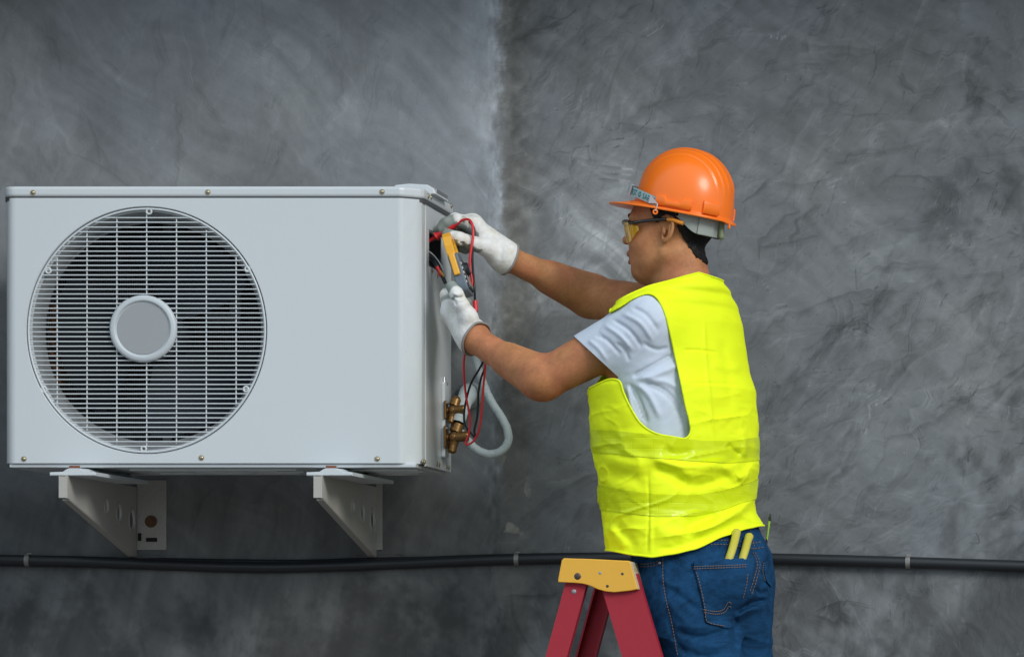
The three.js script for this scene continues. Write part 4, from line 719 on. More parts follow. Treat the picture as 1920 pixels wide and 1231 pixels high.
const bodyF = (x, y, z) => {
  let d = torso(x, y, z);
  d = smin(d, neck(x, y, z), 24);
  d = smin(d, Math.min(armN(x, y, z), armF(x, y, z)), 20);
  return d;
};
const headNeck = (x, y, z) => smin(headF(x, y, z), neck(x, y, z), 16);
{
  const hn2 = handField(HN, -2.4), hf2 = handField(HF, -2.4);
  const arms = (x, y, z) => smin(bodyF(x, y, z), smin(Math.min(hn2(x, y, z), 1e3), hf2(x, y, z), 4), 8);
  const m1 = meshField(arms, [800, -1000, -330], [1440, -380, 215], 3.6);
  const torsoPart = clip(m1, (x, y, z) => (y > -540 && x > 1215 && axisDist(x, y, z, [1273, -452, -10], [1293, -560, 0])[0] < 74) ? 1 : -1);
  const m2 = clip(meshField(headNeck, [1140, -590, -110], [1360, -345, 100], 2.1), (x, y, z) => -568 - y);
  const low = clip(meshField((x, y, z) => smin(smin(legN(x, y, z), legF(x, y, z), 6), hipLoft(x, y, z), 34) + 9, [1160, -1790, -180], [1500, -930, 190], 8), (x, y, z) => y + 940);
  const skinT = (p) => { // tone: small blotches, and a ruddier ear, cheek, elbow and lip
    const [a, b, c] = toHead(...p), n = fbm(p[0] * 0.05, p[1] * 0.05, p[2] * 0.05, 4), s = noise(p[0] * 0.6, p[1] * 0.6, p[2] * 0.6);
    let r = 0.46, g = 0.196, bl = 0.088, v = 1 + 0.30 * n + 0.12 * s - 0.10 * Math.max(0, noise(p[0] * 0.25, p[1] * 0.25, p[2] * 0.25)); g *= 1 + 0.12 * noise(p[0] * 0.03, p[1] * 0.03, p[2] * 0.03 + 4.5);
    const el = Math.exp(-(hyp(p[0] - ELN[0], p[1] - ELN[1] + 14, p[2] - ELN[2]) ** 2) / 2400); g *= 1 - 0.14 * el; bl *= 1 - 0.1 * el;
    if (p[1] > -560 && p[0] > 1150) {
      const lip = Math.max(sst(9, 5, cap(a, b, Math.abs(c), [93, -28, 0], [84, -33, 20], 1, 1)), sst(9, 5, cap(a, b, Math.abs(c), [91, -43, 0], [82, -39, 19], 1, 1)));
      r = lerp(r, 0.27, lip * 0.85); g = lerp(g, 0.095, lip * 0.85); bl = lerp(bl, 0.075, lip * 0.85);
      const st = sst(12, 30, Math.abs(a - 70) < 40 ? -b - 30 : 0) * 0.10; v *= 1 - st * (0.5 + 0.5 * s);
    }
    return [r * v, g * v, bl * v];
  };
  const all = joined([torsoPart, m2, low]);
  const skin = new THREE.MeshPhysicalMaterial({ vertexColors: true, roughness: 0.56, bumpMap: grainTex, bumpScale: 0.0005, specularIntensity: 0.4 });
  part('body', geo(all, skinT, (p) => [(p[0] + p[2]) * U * 6, p[1] * U * 6]), skin, person);
  // eyes and brows
  const iris = dataTex(128, 64, (i, j) => { const u = i / 128 - 0.25, v = j / 64 - 0.5, r = hyp(u * 2, v); return r < 0.06 ? [0.02, 0.02, 0.02] : r < 0.16 ? [0.13, 0.07, 0.04] : [0.78, 0.74, 0.7]; }, true);
  for (const s of [-1, 1]) {
    const e = new THREE.SphereGeometry(12.4, 32, 24).rotateY(Math.PI - DH.fz * 0); const c = fromHead(73.5, 17, s * 29); e.translate(...c);
    part('eye', e, new THREE.MeshPhysicalMaterial({ map: iris, roughness: 0.1, clearcoat: 1 }), person);
    part('eyebrow', tube([fromHead(91, 38, s * 8), fromHead(89, 42, s * 20), fromHead(80, 41, s * 37), fromHead(71, 36, s * 46)], 3.2, 20, 8), mat(0.012, 0.01, 0.009, 0.8), person);
  }
  // hair
  const hairEdge = [[40, 60], [32, 50], [28, 40], [24, 27], [18, 22], [13, 30], [2, 38], [-16, 34], [-20, 22], [-22, 10], [-28, -6], [-36, -21], [-46, -35], [-58, -49], [-130, -44], [-130, 110], [40, 110]];
  const hairF = (x, y, z) => { const [a, b, c] = toHead(x, y, z); return smin(skull(a, b, c), neck(x, y, z) + 1.5, 10) - 4.2 - 1.3 * noise(x * 0.5, y * 0.12, z * 0.5) - 1.0 * noise(x * 0.16, y * 0.09, z * 0.16); };
  const hm = clip(meshField(hairF, [1150, -510, -110], [1370, -345, 100], 2.4), (x, y, z) => { const [a, b, c] = toHead(x, y, z); return Math.max(polyDist(hairEdge, a, b) + 1.4 * noise(a * 0.25, b * 0.12, c * 0.1), b - 66); });
  part('hair', geo(solid(hm, 5)), mat(0.009, 0.008, 0.0075, 0.6, { specularIntensity: 0.35 }), person);
}
{ // shirt
  const cloth = tileNoise(256, 34, 2, 3), wv = dataTex(256, 256, (i, j) => 0.5 + 0.2 * Math.sin(i / 256 * Math.PI * 2 * 64) + 0.2 * Math.sin(j / 256 * Math.PI * 2 * 64) + 0.4 * (cloth(i, j) - 0.5));
  const m = mat(0.54, 0.60, 0.69, 0.85, { bumpMap: wv, bumpScale: 0.0003, sheen: 0.2, sheenRoughness: 0.6 });
  const s = clip(meshField(shirt, [1060, -1030, -260], [1450, -505, 235], 3.1), (x, y, z) => {
    let g = -972 - y;
    const [d, t] = axisDist(x, y, z, SHN, ELN); if (d < 76 && t > 0.1 && z > 20) { const q = onPlan(x, y, z); g = Math.max(g, Math.min(((q[0] - 1121) * -0.678 + (q[1] - 672) * 0.735) * 1, 76 - d)); }
    const [d2, t2] = axisDist(x, y, z, SHF, ELF); if (z < -60) g = Math.max(g, Math.min((t2 - 0.60) * 200, 90 - d2));
    const [nd] = axisDist(x, y, z, [1273, -452, -10], [1293, -560, 0]); if (y > -575) g = Math.max(g, 57 - nd); g = Math.max(g, y - (-556 + (Math.min(x, 1316) - 1226) * 0.335 - Math.max(0, x - 1316) * 0.3));
    return g;
  });
  const uv = (p) => [(p[0] + p[2]) * U * 11, p[1] * U * 11];
  const shirtPart = part('t_shirt', geo(solid(s, 2.2), null, uv), m, person);
  // hem seam of the near sleeve
  const hem = []; for (let k = 0; k <= 40; k++) { const a = k / 40 * Math.PI * 2; hem.push(a); }
}
let vestMesh;
{ // vest
  const n = 256, w = tileNoise(n, 40, 2, 5), w2 = tileNoise(n, 6, 4, 9), knit = dataTex(n, n, (i, j) => 0.5 + 0.18 * Math.sin(i / n * Math.PI * 2 * 60) * Math.sin(j / n * Math.PI * 2 * 60) + 0.4 * (w(i, j) - 0.5) + 0.25 * (w2(i, j) - 0.5));
  const m = mat(0.84, 0.97, 0.012, 0.66, { bumpMap: knit, bumpScale: 0.0005, specularIntensity: 0.4 });
  const uv = (p) => [(p[0] + p[2]) * U * 6, p[1] * U * 6];
  const raw = meshField(vestF, [1060, -1060, -240], [1470, -505, 240], 2.9, 2.0);
  vestMesh = clip(raw, vestCut);
  const vest = part('safety_vest', geo(solid(vestMesh, 2.6), null, uv), m, person, 'fluorescent yellow safety vest');
  const tapeTex = (() => { const q = tileNoise(256, 5, 4, 11); return dataTex(256, 256, (i, j) => { const gx = i % 32, gy = j % 32; return clamp(0.5 + 0.4 * (q(i, j) - 0.5) - (gx < 2 || gy < 2 ? 0.4 : 0), 0, 1); }); })();
  const tapeM = mat(0.65, 0.775, 0.004, 0.34, { bumpMap: tapeTex, bumpScale: 0.0006, clearcoat: 0.15, clearcoatRoughness: 0.15, specularIntensity: 0.6 });
  const T1 = table([[-1100, 805, 847], [-1150, 807, 850], [-1200, 812, 856], [-1260, 818, 861], [-1320, 826, 866], [-1370, 826, 868], [-1430, 818, 862]]), T2 = table([[-1120, 909, 955], [-1180, 920, 962], [-1230, 926, 968], [-1300, 928, 967], [-1350, 921, 957], [-1400, 906, 940], [-1430, 893, 930]]);
  for (const T of [T1, T2]) {
    const b = clip(vestMesh, (x, y, z) => { const q = onPlan(x, y, z), t = T(-q[0]); return Math.max(t[1] - q[1], q[1] - t[2]); });
    const lifted = { p: b.p.map((v, i) => v + b.n[i] * (1.5 + 0.5 * noise(b.p[i - i % 3] * 0.1 + b.p[i - i % 3 + 2] * 0.1, 2.2))), n: b.n, i: b.i };
    part('reflective_band', geo(solid(lifted, 1.2), null, (p) => [(p[0] + p[2] * 0.6) * U * 5.5, p[1] * U * 5.5]), tapeM, vest, 'glossy yellow tape band round the vest');
  }
  // bound edges: a thin rolled hem along the vest's cut edges
  const edges = boundary(vestMesh), hems = edges.filter((l) => l.length > 25).map((l) => { const pts = l.filter((_, i) => i % 3 === 0); return new THREE.TubeGeometry(curve(pts, true), pts.length * 2, 1.9, 6, true); });
  part('hem', hems, m, vest);
}
function boundary(m) { // closed loops of the open edges
  const nv = m.p.length / 3, e = new Map(), next = new Map();
  for (let q = 0; q < m.i.length; q += 3) for (let k = 0; k < 3; k++) { const a = m.i[q + k], b = m.i[q + (k + 1) % 3]; e.set(a * nv + b, [a, b]); }
  for (const [k, [a, b]] of e) if (!e.has(b * nv + a)) next.set(a, b);
  const loops = []; while (next.size) { const s = next.keys().next().value, l = []; let c = s; while (next.has(c)) { const d = next.get(c); next.delete(c); l.push([m.p[c * 3], m.p[c * 3 + 1], m.p[c * 3 + 2]]); c = d; } loops.push(l); }
  return loops;
}
{ // jeans
  const n = 512, a = tileNoise(n, 4, 5, 21), b = tileNoise(n, 50, 2, 4), c = tileNoise(n, 12, 4, 14);
  const tw = (i, j) => 0.5 + 0.5 * Math.sin((i + j) / n * Math.PI * 2 * 80);
  const denim = new THREE.MeshPhysicalMaterial({ map: dataTex(n, n, (i, j) => { const v = 0.9 + 1.1 * (a(i, j) - 0.5) + 0.6 * (b(i, j) - 0.5) + 0.16 * (tw(i, j) - 0.5) + 0.4 * (c(i, j) - 0.5); return [enc(0.008 * v), enc(0.050 * v), enc(0.125 * v)]; }, true), roughness: 0.85, bumpMap: dataTex(n, n, (i, j) => 0.6 * tw(i, j) + 0.4 * b(i, j)), bumpScale: 0.0006, specularIntensity: 0.25 });
  const uv = (p) => [(p[0] + p[2]) * U * 4, p[1] * U * 4];
  const raw = meshField(jeansF, [1160, -1760, -190], [1520, -930, 190], 3.4, 1.7);
  const cutTop = clip(raw, (x, y, z) => Math.max(y + 975, -1738 - y));
  const jeans = part('jeans', geo(solid(cutTop, 4), null, uv), denim, person, 'blue denim jeans');
  const onJeans = (px, py, off = 0.8) => { // the near surface under a plan point
    let z = 230; for (let k = 0; k < 60; k++) { const q = P(px, py, z), d = jeansF(...q) - off; if (d < 0.3) break; z -= Math.max(d * 0.7, 0.3); if (z < -200) return null; } return P(px, py, z);
  };
  const seamM = mat(0.20, 0.125, 0.07, 0.85), dark = mat(0.01, 0.035, 0.09, 0.85);
  const stitch = (pts, parent, off = 1.1, step = 6, gapf = 0.62, r = 0.75, mm = seamM) => {
    const c2 = new THREE.CatmullRomCurve3(pts.map((p) => new THREE.Vector3(p[0], p[1], 0)), false, 'centripetal'), L = c2.getLength(), list = [];
    for (let s = 0; s < L - step; s += step) { const q0 = c2.getPointAt(s / L), q1 = c2.getPointAt((s + step * gapf) / L), A = onJeans(q0.x, q0.y, off), B = onJeans(q1.x, q1.y, off); if (A && B && Math.abs(A[2] - B[2]) < 25) list.push(rod(A, B, r, r, 6)); }
    if (list.length) part('stitching', list, mm, parent);
  };
  const lift = (mesh, o) => ({ p: mesh.p.map((v, i) => v + mesh.n[i] * o), n: mesh.n, i: mesh.i });
  const pocket = (poly, near) => { const g0 = clip(cutTop, (x, y, z, nx, ny, nz) => { const q = onPlan(x, y, z); return nz < -0.12 ? 1 : polyDist(poly, q[0], q[1]); }); const g = { p: g0.p.map((v, i) => v + g0.n[i] * (3.4 + (near ? 5.5 * sst(1092, 1054, -g0.p[i - i % 3 + 1]) : 0))), n: g0.n, i: g0.i }; return part('back_pocket', geo(solid(g, 2.4), null, uv), denim, jeans); };
  const straight = (pts) => { const o = []; pts.forEach((p, i) => { const q = pts[(i + 1) % pts.length]; for (let k = 0; k < 4; k++) o.push([lerp(p[0], q[0], k / 4), lerp(p[1], q[1], k / 4)]); }); return o; };
  const pk = straight([[1297, 1054], [1407, 1051], [1405, 1090], [1398, 1122], [1384, 1140], [1374, 1172], [1364, 1178], [1322, 1167], [1318, 1140], [1308, 1095]]);
  pocket(pk, true);
  stitch([[1300, 1062], [1404, 1058]], jeans, 9.6, 5); stitch([[1300, 1066], [1404, 1062]], jeans, 9.2, 5);
  stitch([[1302, 1060], [1312, 1098], [1321, 1140], [1325, 1164], [1362, 1174]], jeans, 4.6); stitch([[1402, 1058], [1400, 1090], [1392, 1124]], jeans, 4.6);
  stitch([[1318, 1142], [1340, 1146], [1356, 1142], [1362, 1132], [1367, 1128], [1372, 1136]], jeans, 4.6, 4); stitch([[1319, 1147], [1342, 1151], [1358, 1147], [1367, 1136], [1373, 1142]], jeans, 4.6, 4);
  pocket(straight([[1431, 1052], [1441, 1050], [1446, 1075], [1443, 1100], [1434, 1090], [1429, 1070]]));
  stitch([[1432, 1054], [1430, 1070], [1435, 1090]], jeans, 4.4, 4);
  stitch([[1242, 1040], [1242, 1080], [1247, 1120], [1258, 1165], [1270, 1231]], jeans); stitch([[1415, 1035], [1424, 1055], [1418, 1085], [1408, 1115]], jeans); stitch([[1411, 1035], [1419, 1055], [1413, 1085], [1404, 1112]], jeans);
  stitch([[1325, 1020], [1370, 1021], [1412, 1028], [1436, 1024]], jeans); stitch([[1332, 1012], [1372, 1013], [1410, 1018], [1430, 1014]], jeans); stitch([[1415, 1030], [1404, 985]], jeans);
  stitch([[1200, 1062], [1220, 1061], [1238, 1055]], jeans); stitch([[1200, 1057], [1220, 1056], [1238, 1050]], jeans);
  { const q = onJeans(1236, 1055, 1); if (q) part('rivet', new THREE.SphereGeometry(3, 12, 8).translate(...q), steel, jeans); }
  // boots on the step
  for (const [A, s] of [[AN, 1], [AF, -1]]) {
    const zc = A[2], f = (x, y, z) => Math.max(smin(smin(cap(x, y, z, [1440, -1690, zc], [1440, -1766, zc], 47, 44), cap(x, y, z, [1450, -1768, zc], [1345, -1772, zc - 8], 36, 33), 16), ell(x, y, z, [1330, -1772, zc - 8], [52, 34, 38]), 14), -1789 + 1 - y, y + 1700);
    part('boot', geo(meshField(f, [1250, -1800, zc - 70], [1510, -1690, zc + 70], 5)), mat(0.06, 0.045, 0.03, 0.6), person);
  }
}
{ // gloves
  const n = 256, w = tileNoise(n, 30, 3, 5), kn = dataTex(n, n, (i, j) => 0.5 + 0.22 * Math.sin(i / n * Math.PI * 2 * 50) + 0.5 * (w(i, j) - 0.5));
  const m = new THREE.MeshPhysicalMaterial({ vertexColors: true, roughness: 0.72, bumpMap: kn, bumpScale: 0.0003, sheen: 0.2, sheenRoughness: 0.6 });
  const glove = (H, isFar, label) => {
    const f0 = handField(H, 1.2), end = H.wrist.map((v, k) => lerp(v, H.forearm[k], isFar ? 0.16 : 0.12)), dir = V3(H.forearm).sub(V3(H.wrist)).normalize();
    const folds = isFar ? foldSet([[[[864, 452], [870, 462], [868, 474]], 2.6, -2], [[[856, 452], [862, 462], [858, 470]], 2.4, 1.6], [[[875, 458], [884, 468], [884, 480]], 3, -1.8], [[[930, 450], [938, 468], [934, 488]], 4, -1.5], [[[945, 456], [947, 474], [940, 494]], 4, 1.2]]) : foldSet([[[[846, 548], [856, 552], [868, 549]], 2.4, 1.6], [[[846, 553], [857, 557], [870, 554]], 2.4, -1.8], [[[850, 560], [862, 563], [874, 558]], 2.6, 1.2], [[[856, 575], [852, 565], [846, 556]], 2.2, -2]]);
    const f = (x, y, z) => { const q = onPlan(x, y, z); return f0(x, y, z) - folds(q[0], -q[1]) - 0.5 * wob(x, y, z, 0.07) - 0.2 * noise(x * 0.3, y * 0.3, z * 0.3); };
    const pts = [H.forearm, H.wrist, ...H.mcp, ...H.chains.flat(), ...H.thumb, H.heel], lo = [0, 1, 2].map((k) => Math.min(...pts.map((p) => p[k])) - 34), hi = [0, 1, 2].map((k) => Math.max(...pts.map((p) => p[k])) + 34);
    const g = clip(meshField(f, lo, hi, 1.7), (x, y, z) => (x - end[0]) * dir.x + (y - end[1]) * dir.y + (z - end[2]) * dir.z);
    const near = (p, list, r) => { let d = 1e9; for (let k = 0; k < list.length - 1; k++) d = Math.min(d, cap(p[0], p[1], p[2], list[k], list[k + 1], r, r)); return d; };
    const palm = isFar ? new THREE.Vector3(-0.25, -0.85, 0.35).normalize() : new THREE.Vector3(0.85, 0.4, -0.3).normalize();
    const color = (p, nn) => { // knit white, dipped in grey on the palm and the fingertips
      let d = 1e9; H.chains.forEach((c, k) => { d = Math.min(d, near(p, isFar ? [H.mcp[k].map((v, q) => lerp(v, c[0][q], 0.25)), ...c] : [H.mcp[k].map((v, q) => lerp(v, c[0][q], 0.12)), ...c], H.r[k] + 2)); });
      const th = near(p, [H.thumb[2].map((v, q) => lerp(v, H.thumb[1][q], isFar ? 0.55 : 0.3)), H.thumb[3]], 12), along2 = nn[0] * palm.x + nn[1] * palm.y + nn[2] * palm.z;
      const fromW = V3(p).sub(V3(H.wrist)).length(); let c = Math.max(sst(2.5, -1, th), sst(2, -1.5, d) * (isFar ? sst(-0.9, -0.55, along2) : 1), (isFar ? sst(0.55, 0.75, along2) * sst(58, 66, fromW) : 0)); c = sst(0.3, 0.7, c + 0.09 * noise(p[0] * 0.3, p[1] * 0.3, p[2] * 0.3));
      const dirt = sst(0.12, 0.5, fbm(p[0] * 0.05 + 9, p[1] * 0.05, p[2] * 0.05, 4)), v = 1 + 0.08 * noise(p[0] * 0.2, p[1] * 0.2, p[2] * 0.2);
      return [lerp(0.74 - 0.07 * dirt, 0.245, c) * v, lerp(0.73 - 0.09 * dirt, 0.275, c) * v, lerp(0.70 - 0.14 * dirt, 0.245, c) * v];
    };
    const gl = part('glove', geo(solid(g, 1.6), color, (p) => [(p[0] + p[2]) * U * 9, p[1] * U * 9]), m, person, label);
    const loops = boundary(g).sort((a, b) => b.length - a.length), l = loops[0].filter((_, i) => i % 4 === 0);
    part('cuff_edge', new THREE.TubeGeometry(curve(l, true), l.length * 3, 2.5, 8, true), mat(0.27, 0.25, 0.24, 0.8), gl, 'grey cuff edge');
  };
  glove(HF, true, 'white work glove with grey fingers, pinching the red probe'); glove(HN, false, 'white work glove with grey fingertips round the meter');
}
// ---------------------------------------------------------------- hard hat, in axes tilted with it
{
  const tilt = 10.6 * Math.PI / 180, C = P(1281, 398, -12), ct = Math.cos(tilt), st = Math.sin(tilt);
  const hat = (a, b, c) => { const A = a * ct - b * st, B = a * st + b * ct; return [C[0] + A * DH.fx + c * DH.lx, C[1] + B, C[2] + A * DH.fz + c * DH.lz]; };
  const LA = 95, LC = 84, HT = 117;
  const shell = mat(0.97, 0.19, 0.012, 0.3, { clearcoat: 0.12, clearcoatRoughness: 0.12, specularIntensity: 0.8, bumpMap: grainTex, bumpScale: 0.00008 });
  const ridge = (a, c, t) => { const m = Math.abs(c); return (1.6 * sst(44, 40, m) + 1.4 * sst(31, 27.5, m) + 1.4 * sst(18.5, 15, m) - 1.2 * sst(6, 3, m)) * sst(1.34, 1.0, t); };
  const dome = (u, t, off = 0) => { // u round, t from the crown (0) to the rim (pi/2)
    const s = Math.pow(Math.sin(t), 0.92), h = Math.pow(Math.max(Math.cos(t), 0), 0.90), a = Math.cos(u), c = Math.sin(u), egg = a < 0 ? 0.985 : 1.0;
    const ra = a * LA * s * egg, rc = c * LC * s, r = ridge(ra, rc, t) + off, k = hyp(ra / LA / LA, rc / LC / LC, h / HT) || 1;
    return [ra + r * ra / LA / LA / k, HT * h + r * h / HT / k, rc + r * rc / LC / LC / k];
  };
  const NU = 220, rows = [];
  for (let j = 0; j <= 70; j++) rows.push(Array.from({ length: NU + 1 }, (_, i) => hat(...dome(i / NU * Math.PI * 2, 0.004 + j / 70 * (Math.PI / 2 - 0.004)))));
  const brimAt = (u, q, under) => { // q from the shell (0) to the edge (1)
    const f = Math.max(0, Math.cos(u)), e = 6 + 46 * Math.pow(f, 1.35) * (1 - 0.1 * f), a = Math.cos(u), c = Math.sin(u), w = (x) => x + e * q;
    const y = -2.5 * q - (f > 0 ? 6 * q * (1 - q) * f : 0) * 0 + 13 * Math.pow(f, 2) * (1 - q) * (1 - q) * 0.6 - 4 * Math.pow(f, 2) * q + (a < -0.9 ? -3 * q * sst(-0.9, -1, a) : 0);
    return [a * w(LA), y - under, c * w(LC)];
  };
  for (let j = 1; j <= 10; j++) rows.push(Array.from({ length: NU + 1 }, (_, i) => hat(...brimAt(i / NU * Math.PI * 2, j / 10, 0))));
  rows.push(Array.from({ length: NU + 1 }, (_, i) => { const p = brimAt(i / NU * Math.PI * 2, 1, 0), u = i / NU * Math.PI * 2; return hat(p[0] + Math.cos(u) * 0.9, p[1] - 1.8, p[2] + Math.sin(u) * 0.9); }));
  for (let j = 10; j >= 0; j--) rows.push(Array.from({ length: NU + 1 }, (_, i) => hat(...brimAt(i / NU * Math.PI * 2, j / 10, 3.8))));
  for (let j = 0; j <= 20; j++) rows.push(Array.from({ length: NU + 1 }, (_, i) => { const p = dome(i / NU * Math.PI * 2, Math.PI / 2 - j / 20 * (Math.PI / 2 - 0.01), 0); return hat(p[0] * 0.965, p[1] * 0.96 - 0.5, p[2] * 0.96); }));
  const h = part('hard_hat', gridGeo(rows, true), shell, person, 'glossy orange hard hat');
  // raised accessory slots, low on the side, and lugs under the rim
  const slab = (u0, u1, b0, b1, th, notch) => { const top = [], out = []; const N = 16; const pt = (u, b, o) => { const t = Math.acos(Math.pow(clamp(b / HT, 0, 1), 1 / 0.9)); return hat(...dome(u, t, o)); };
    const g = []; for (let k = 0; k <= N; k++) { const u = lerp(u0, u1, k / N), q = k / N, bb = notch ? b1 - notch * sst(0.24, 0.32, q) * sst(0.76, 0.68, q) : b1; g.push([pt(u, b0, -1), pt(u, b0, th * 1.0), pt(u, lerp(b0, bb, 0.5), th), pt(u, bb - 1.5, th), pt(u, bb, th * 0.7), pt(u, bb + 1.5, -1)]); }
    const e0 = g[0], e1 = g[N]; const gg = gridGeo(g); const close = (r, fl) => { const o = [r.map((p) => p), r.map(() => r[0])]; return gridGeo(o); }; return merge([gg, close(e0), close(e1)]); };
  part('accessory_slot', slab(1.28, 2.02, 2, 20, 4.6, 7), shell, h); part('accessory_slot', slab(2.26, 2.62, 2, 24, 5.2, 0), shell, h);
  part('accessory_slot', slab(-1.28, -2.02, 2, 20, 4.6, 7), shell, h); part('accessory_slot', slab(-2.26, -2.62, 2, 24, 5.2, 0), shell, h);
  { const k0 = hat(...brimAt(1.36, 0.9, 6)); part('strap_hook', new THREE.TorusGeometry(3.6, 1.7, 10, 24).translate(k0[0], k0[1] - 4, k0[2]), shell, h); const k1 = hat(...brimAt(2.95, 0.95, 5)); part('rim_lug', new THREE.CapsuleGeometry(2.4, 6, 4, 10).translate(k1[0], k1[1] - 2, k1[2]), shell, h); }
  // elastic strap across the front with printed words
  { const cv = document.createElement('canvas'); cv.width = 1024; cv.height = 96; const g = cv.getContext('2d'); g.fillStyle = '#8fb0b4'; g.fillRect(0, 0, 1024, 96); for (let k = 0; k < 1024; k += 4) { g.fillStyle = k % 8 ? '#88a9ae' : '#97b7ba'; g.fillRect(k, 0, 2, 96); } g.fillStyle = '#12504a'; g.textBaseline = 'middle';
    g.font = 'bold 82px sans-serif'; g.fillText('FIRST', 318, 52); g.fillText('SAFETY', 668, 52); g.fillText('SAFETY', -60, 52); g.lineWidth = 11; g.strokeStyle = '#12504a'; g.beginPath(); g.arc(604, 49, 25, 0, 7); g.stroke(); g.fillRect(599, 30, 10, 38);
    const t = new THREE.CanvasTexture(cv); t.colorSpace = THREE.SRGBColorSpace; t.wrapS = THREE.RepeatWrapping;
    const m = new THREE.MeshStandardMaterial({ map: t, roughness: 0.8 }), strap = []; const N = 90;
    // runs from one hook, up over the front of the shell, to the other
    const path = (s) => { const u = lerp(-1.34, 1.34, s), f = Math.cos(u * 1.05), bb = lerp(1, 22, Math.pow(Math.max(f, 0), 0.8)); return [u, bb]; };
    for (const w of [-8, -4, 0, 4, 8]) { const r = []; for (let k = 0; k <= N; k++) { const [u, bb] = path(k / N), b2 = bb + w, tt = Math.acos(Math.pow(clamp(b2 / HT, 0.0, 1), 1 / 0.9)); r.push(hat(...dome(u, tt, 3.2 - 0.06 * Math.abs(w) + 15 * Math.pow(Math.max(0, Math.cos(u * 1.1)), 3)))); } strap.push(r); }
    const uvs = (u, v) => [(u - 0.5) * 1.88, v]; part('chin_strap', gridGeo(strap, false, uvs), m, h, 'pale grey green strap with dark lettering');
    const clipM = mat(0.52, 0.50, 0.50, 0.45);
    const at = (u, b, o) => hat(...dome(u, Math.acos(Math.pow(clamp(b / HT, 0, 1), 1 / 0.9)), o));
    for (const s of [1, -1]) {
      const tri = [at(s * 1.16, 2, 6), at(s * 1.17, 17, 4.6), at(s * 1.36, 4, 6)], tri2 = tri.map((p, i) => at(s * [1.16, 1.17, 1.36][i], [2, 17, 4][i], 7.4)); part('strap_clip', gridGeo([[tri2[0], tri2[1]], [tri2[2], tri2[2]], [tri[2], tri[2]], [tri[0], tri[1]], [tri2[0], tri2[1]]]), clipM, h);
      const hk = hat(...brimAt(s * 1.37, 0.95, 8)); part('strap_wire', tube([at(s * 1.35, 4, 7), at(s * 1.38, 1, 10), hk], 1.2, 16, 8), clipM, h);
    }
    part('strap_slider', gridGeo([-11, -9.5, 9.5, 11].map((w) => Array.from({ length: 7 }, (_, k) => { const u = lerp(0.44, 0.56, k / 6), bb = path((u + 1.34) / 2.68)[1] + w; return at(u, bb, (Math.abs(w) > 10 ? 2 : 5.2) + 15 * Math.pow(Math.max(0, Math.cos(u * 1.1)), 3)); }))), clipM, h);
  }
  // suspension headband seen under the rim
  { const bandM = mat(0.33, 0.36, 0.33, 0.6), band = []; const ring = (b, k, a0, a1, off) => Array.from({ length: 61 }, (_, i) => { const u = lerp(a0, a1, i / 60); return hat(Math.cos(u) * (76 + off) - 4, b, Math.sin(u) * (70 + off)); });
    const low = (u) => lerp(-8, -37, sst(1.5, 2.3, Math.abs(u)));
    const rowsB = [[8, 0], [-4, 0], [0, 1], [0, 2]].slice(0, 2); const mk = (off, flip) => [0, 0.33, 0.66, 1].map((q) => Array.from({ length: 121 }, (_, i) => { const u = lerp(0, Math.PI * 2, i / 120), uu = Math.atan2(Math.sin(u), Math.cos(u)); return hat(Math.cos(u) * (75 + off) - 3, lerp(8, low(uu), q), Math.sin(u) * (71 + off)); }));
    const o = mk(0), n2 = mk(-2.2).reverse(); part('headband', gridGeo([...o, ...n2, o[0]], false), bandM, h, 'pale grey inner headband');
    part('ratchet_strap', [gridGeo([-2, -36, -38, -38].map((b, k) => Array.from({ length: 13 }, (_, i) => { const u = lerp(2.28, 2.75, i / 12); return hat(Math.cos(u) * (78 - (k === 3 ? 3 : 0)) - 3, b, Math.sin(u) * (73.5 - (k === 3 ? 3 : 0))); })))], bandM, h);
    const kb = hat(-82, -20, 8); part('ratchet_knob', new THREE.CapsuleGeometry(6, 26, 6, 14).translate(...kb), mat(0.2, 0.24, 0.13, 0.5), h);
  }
}
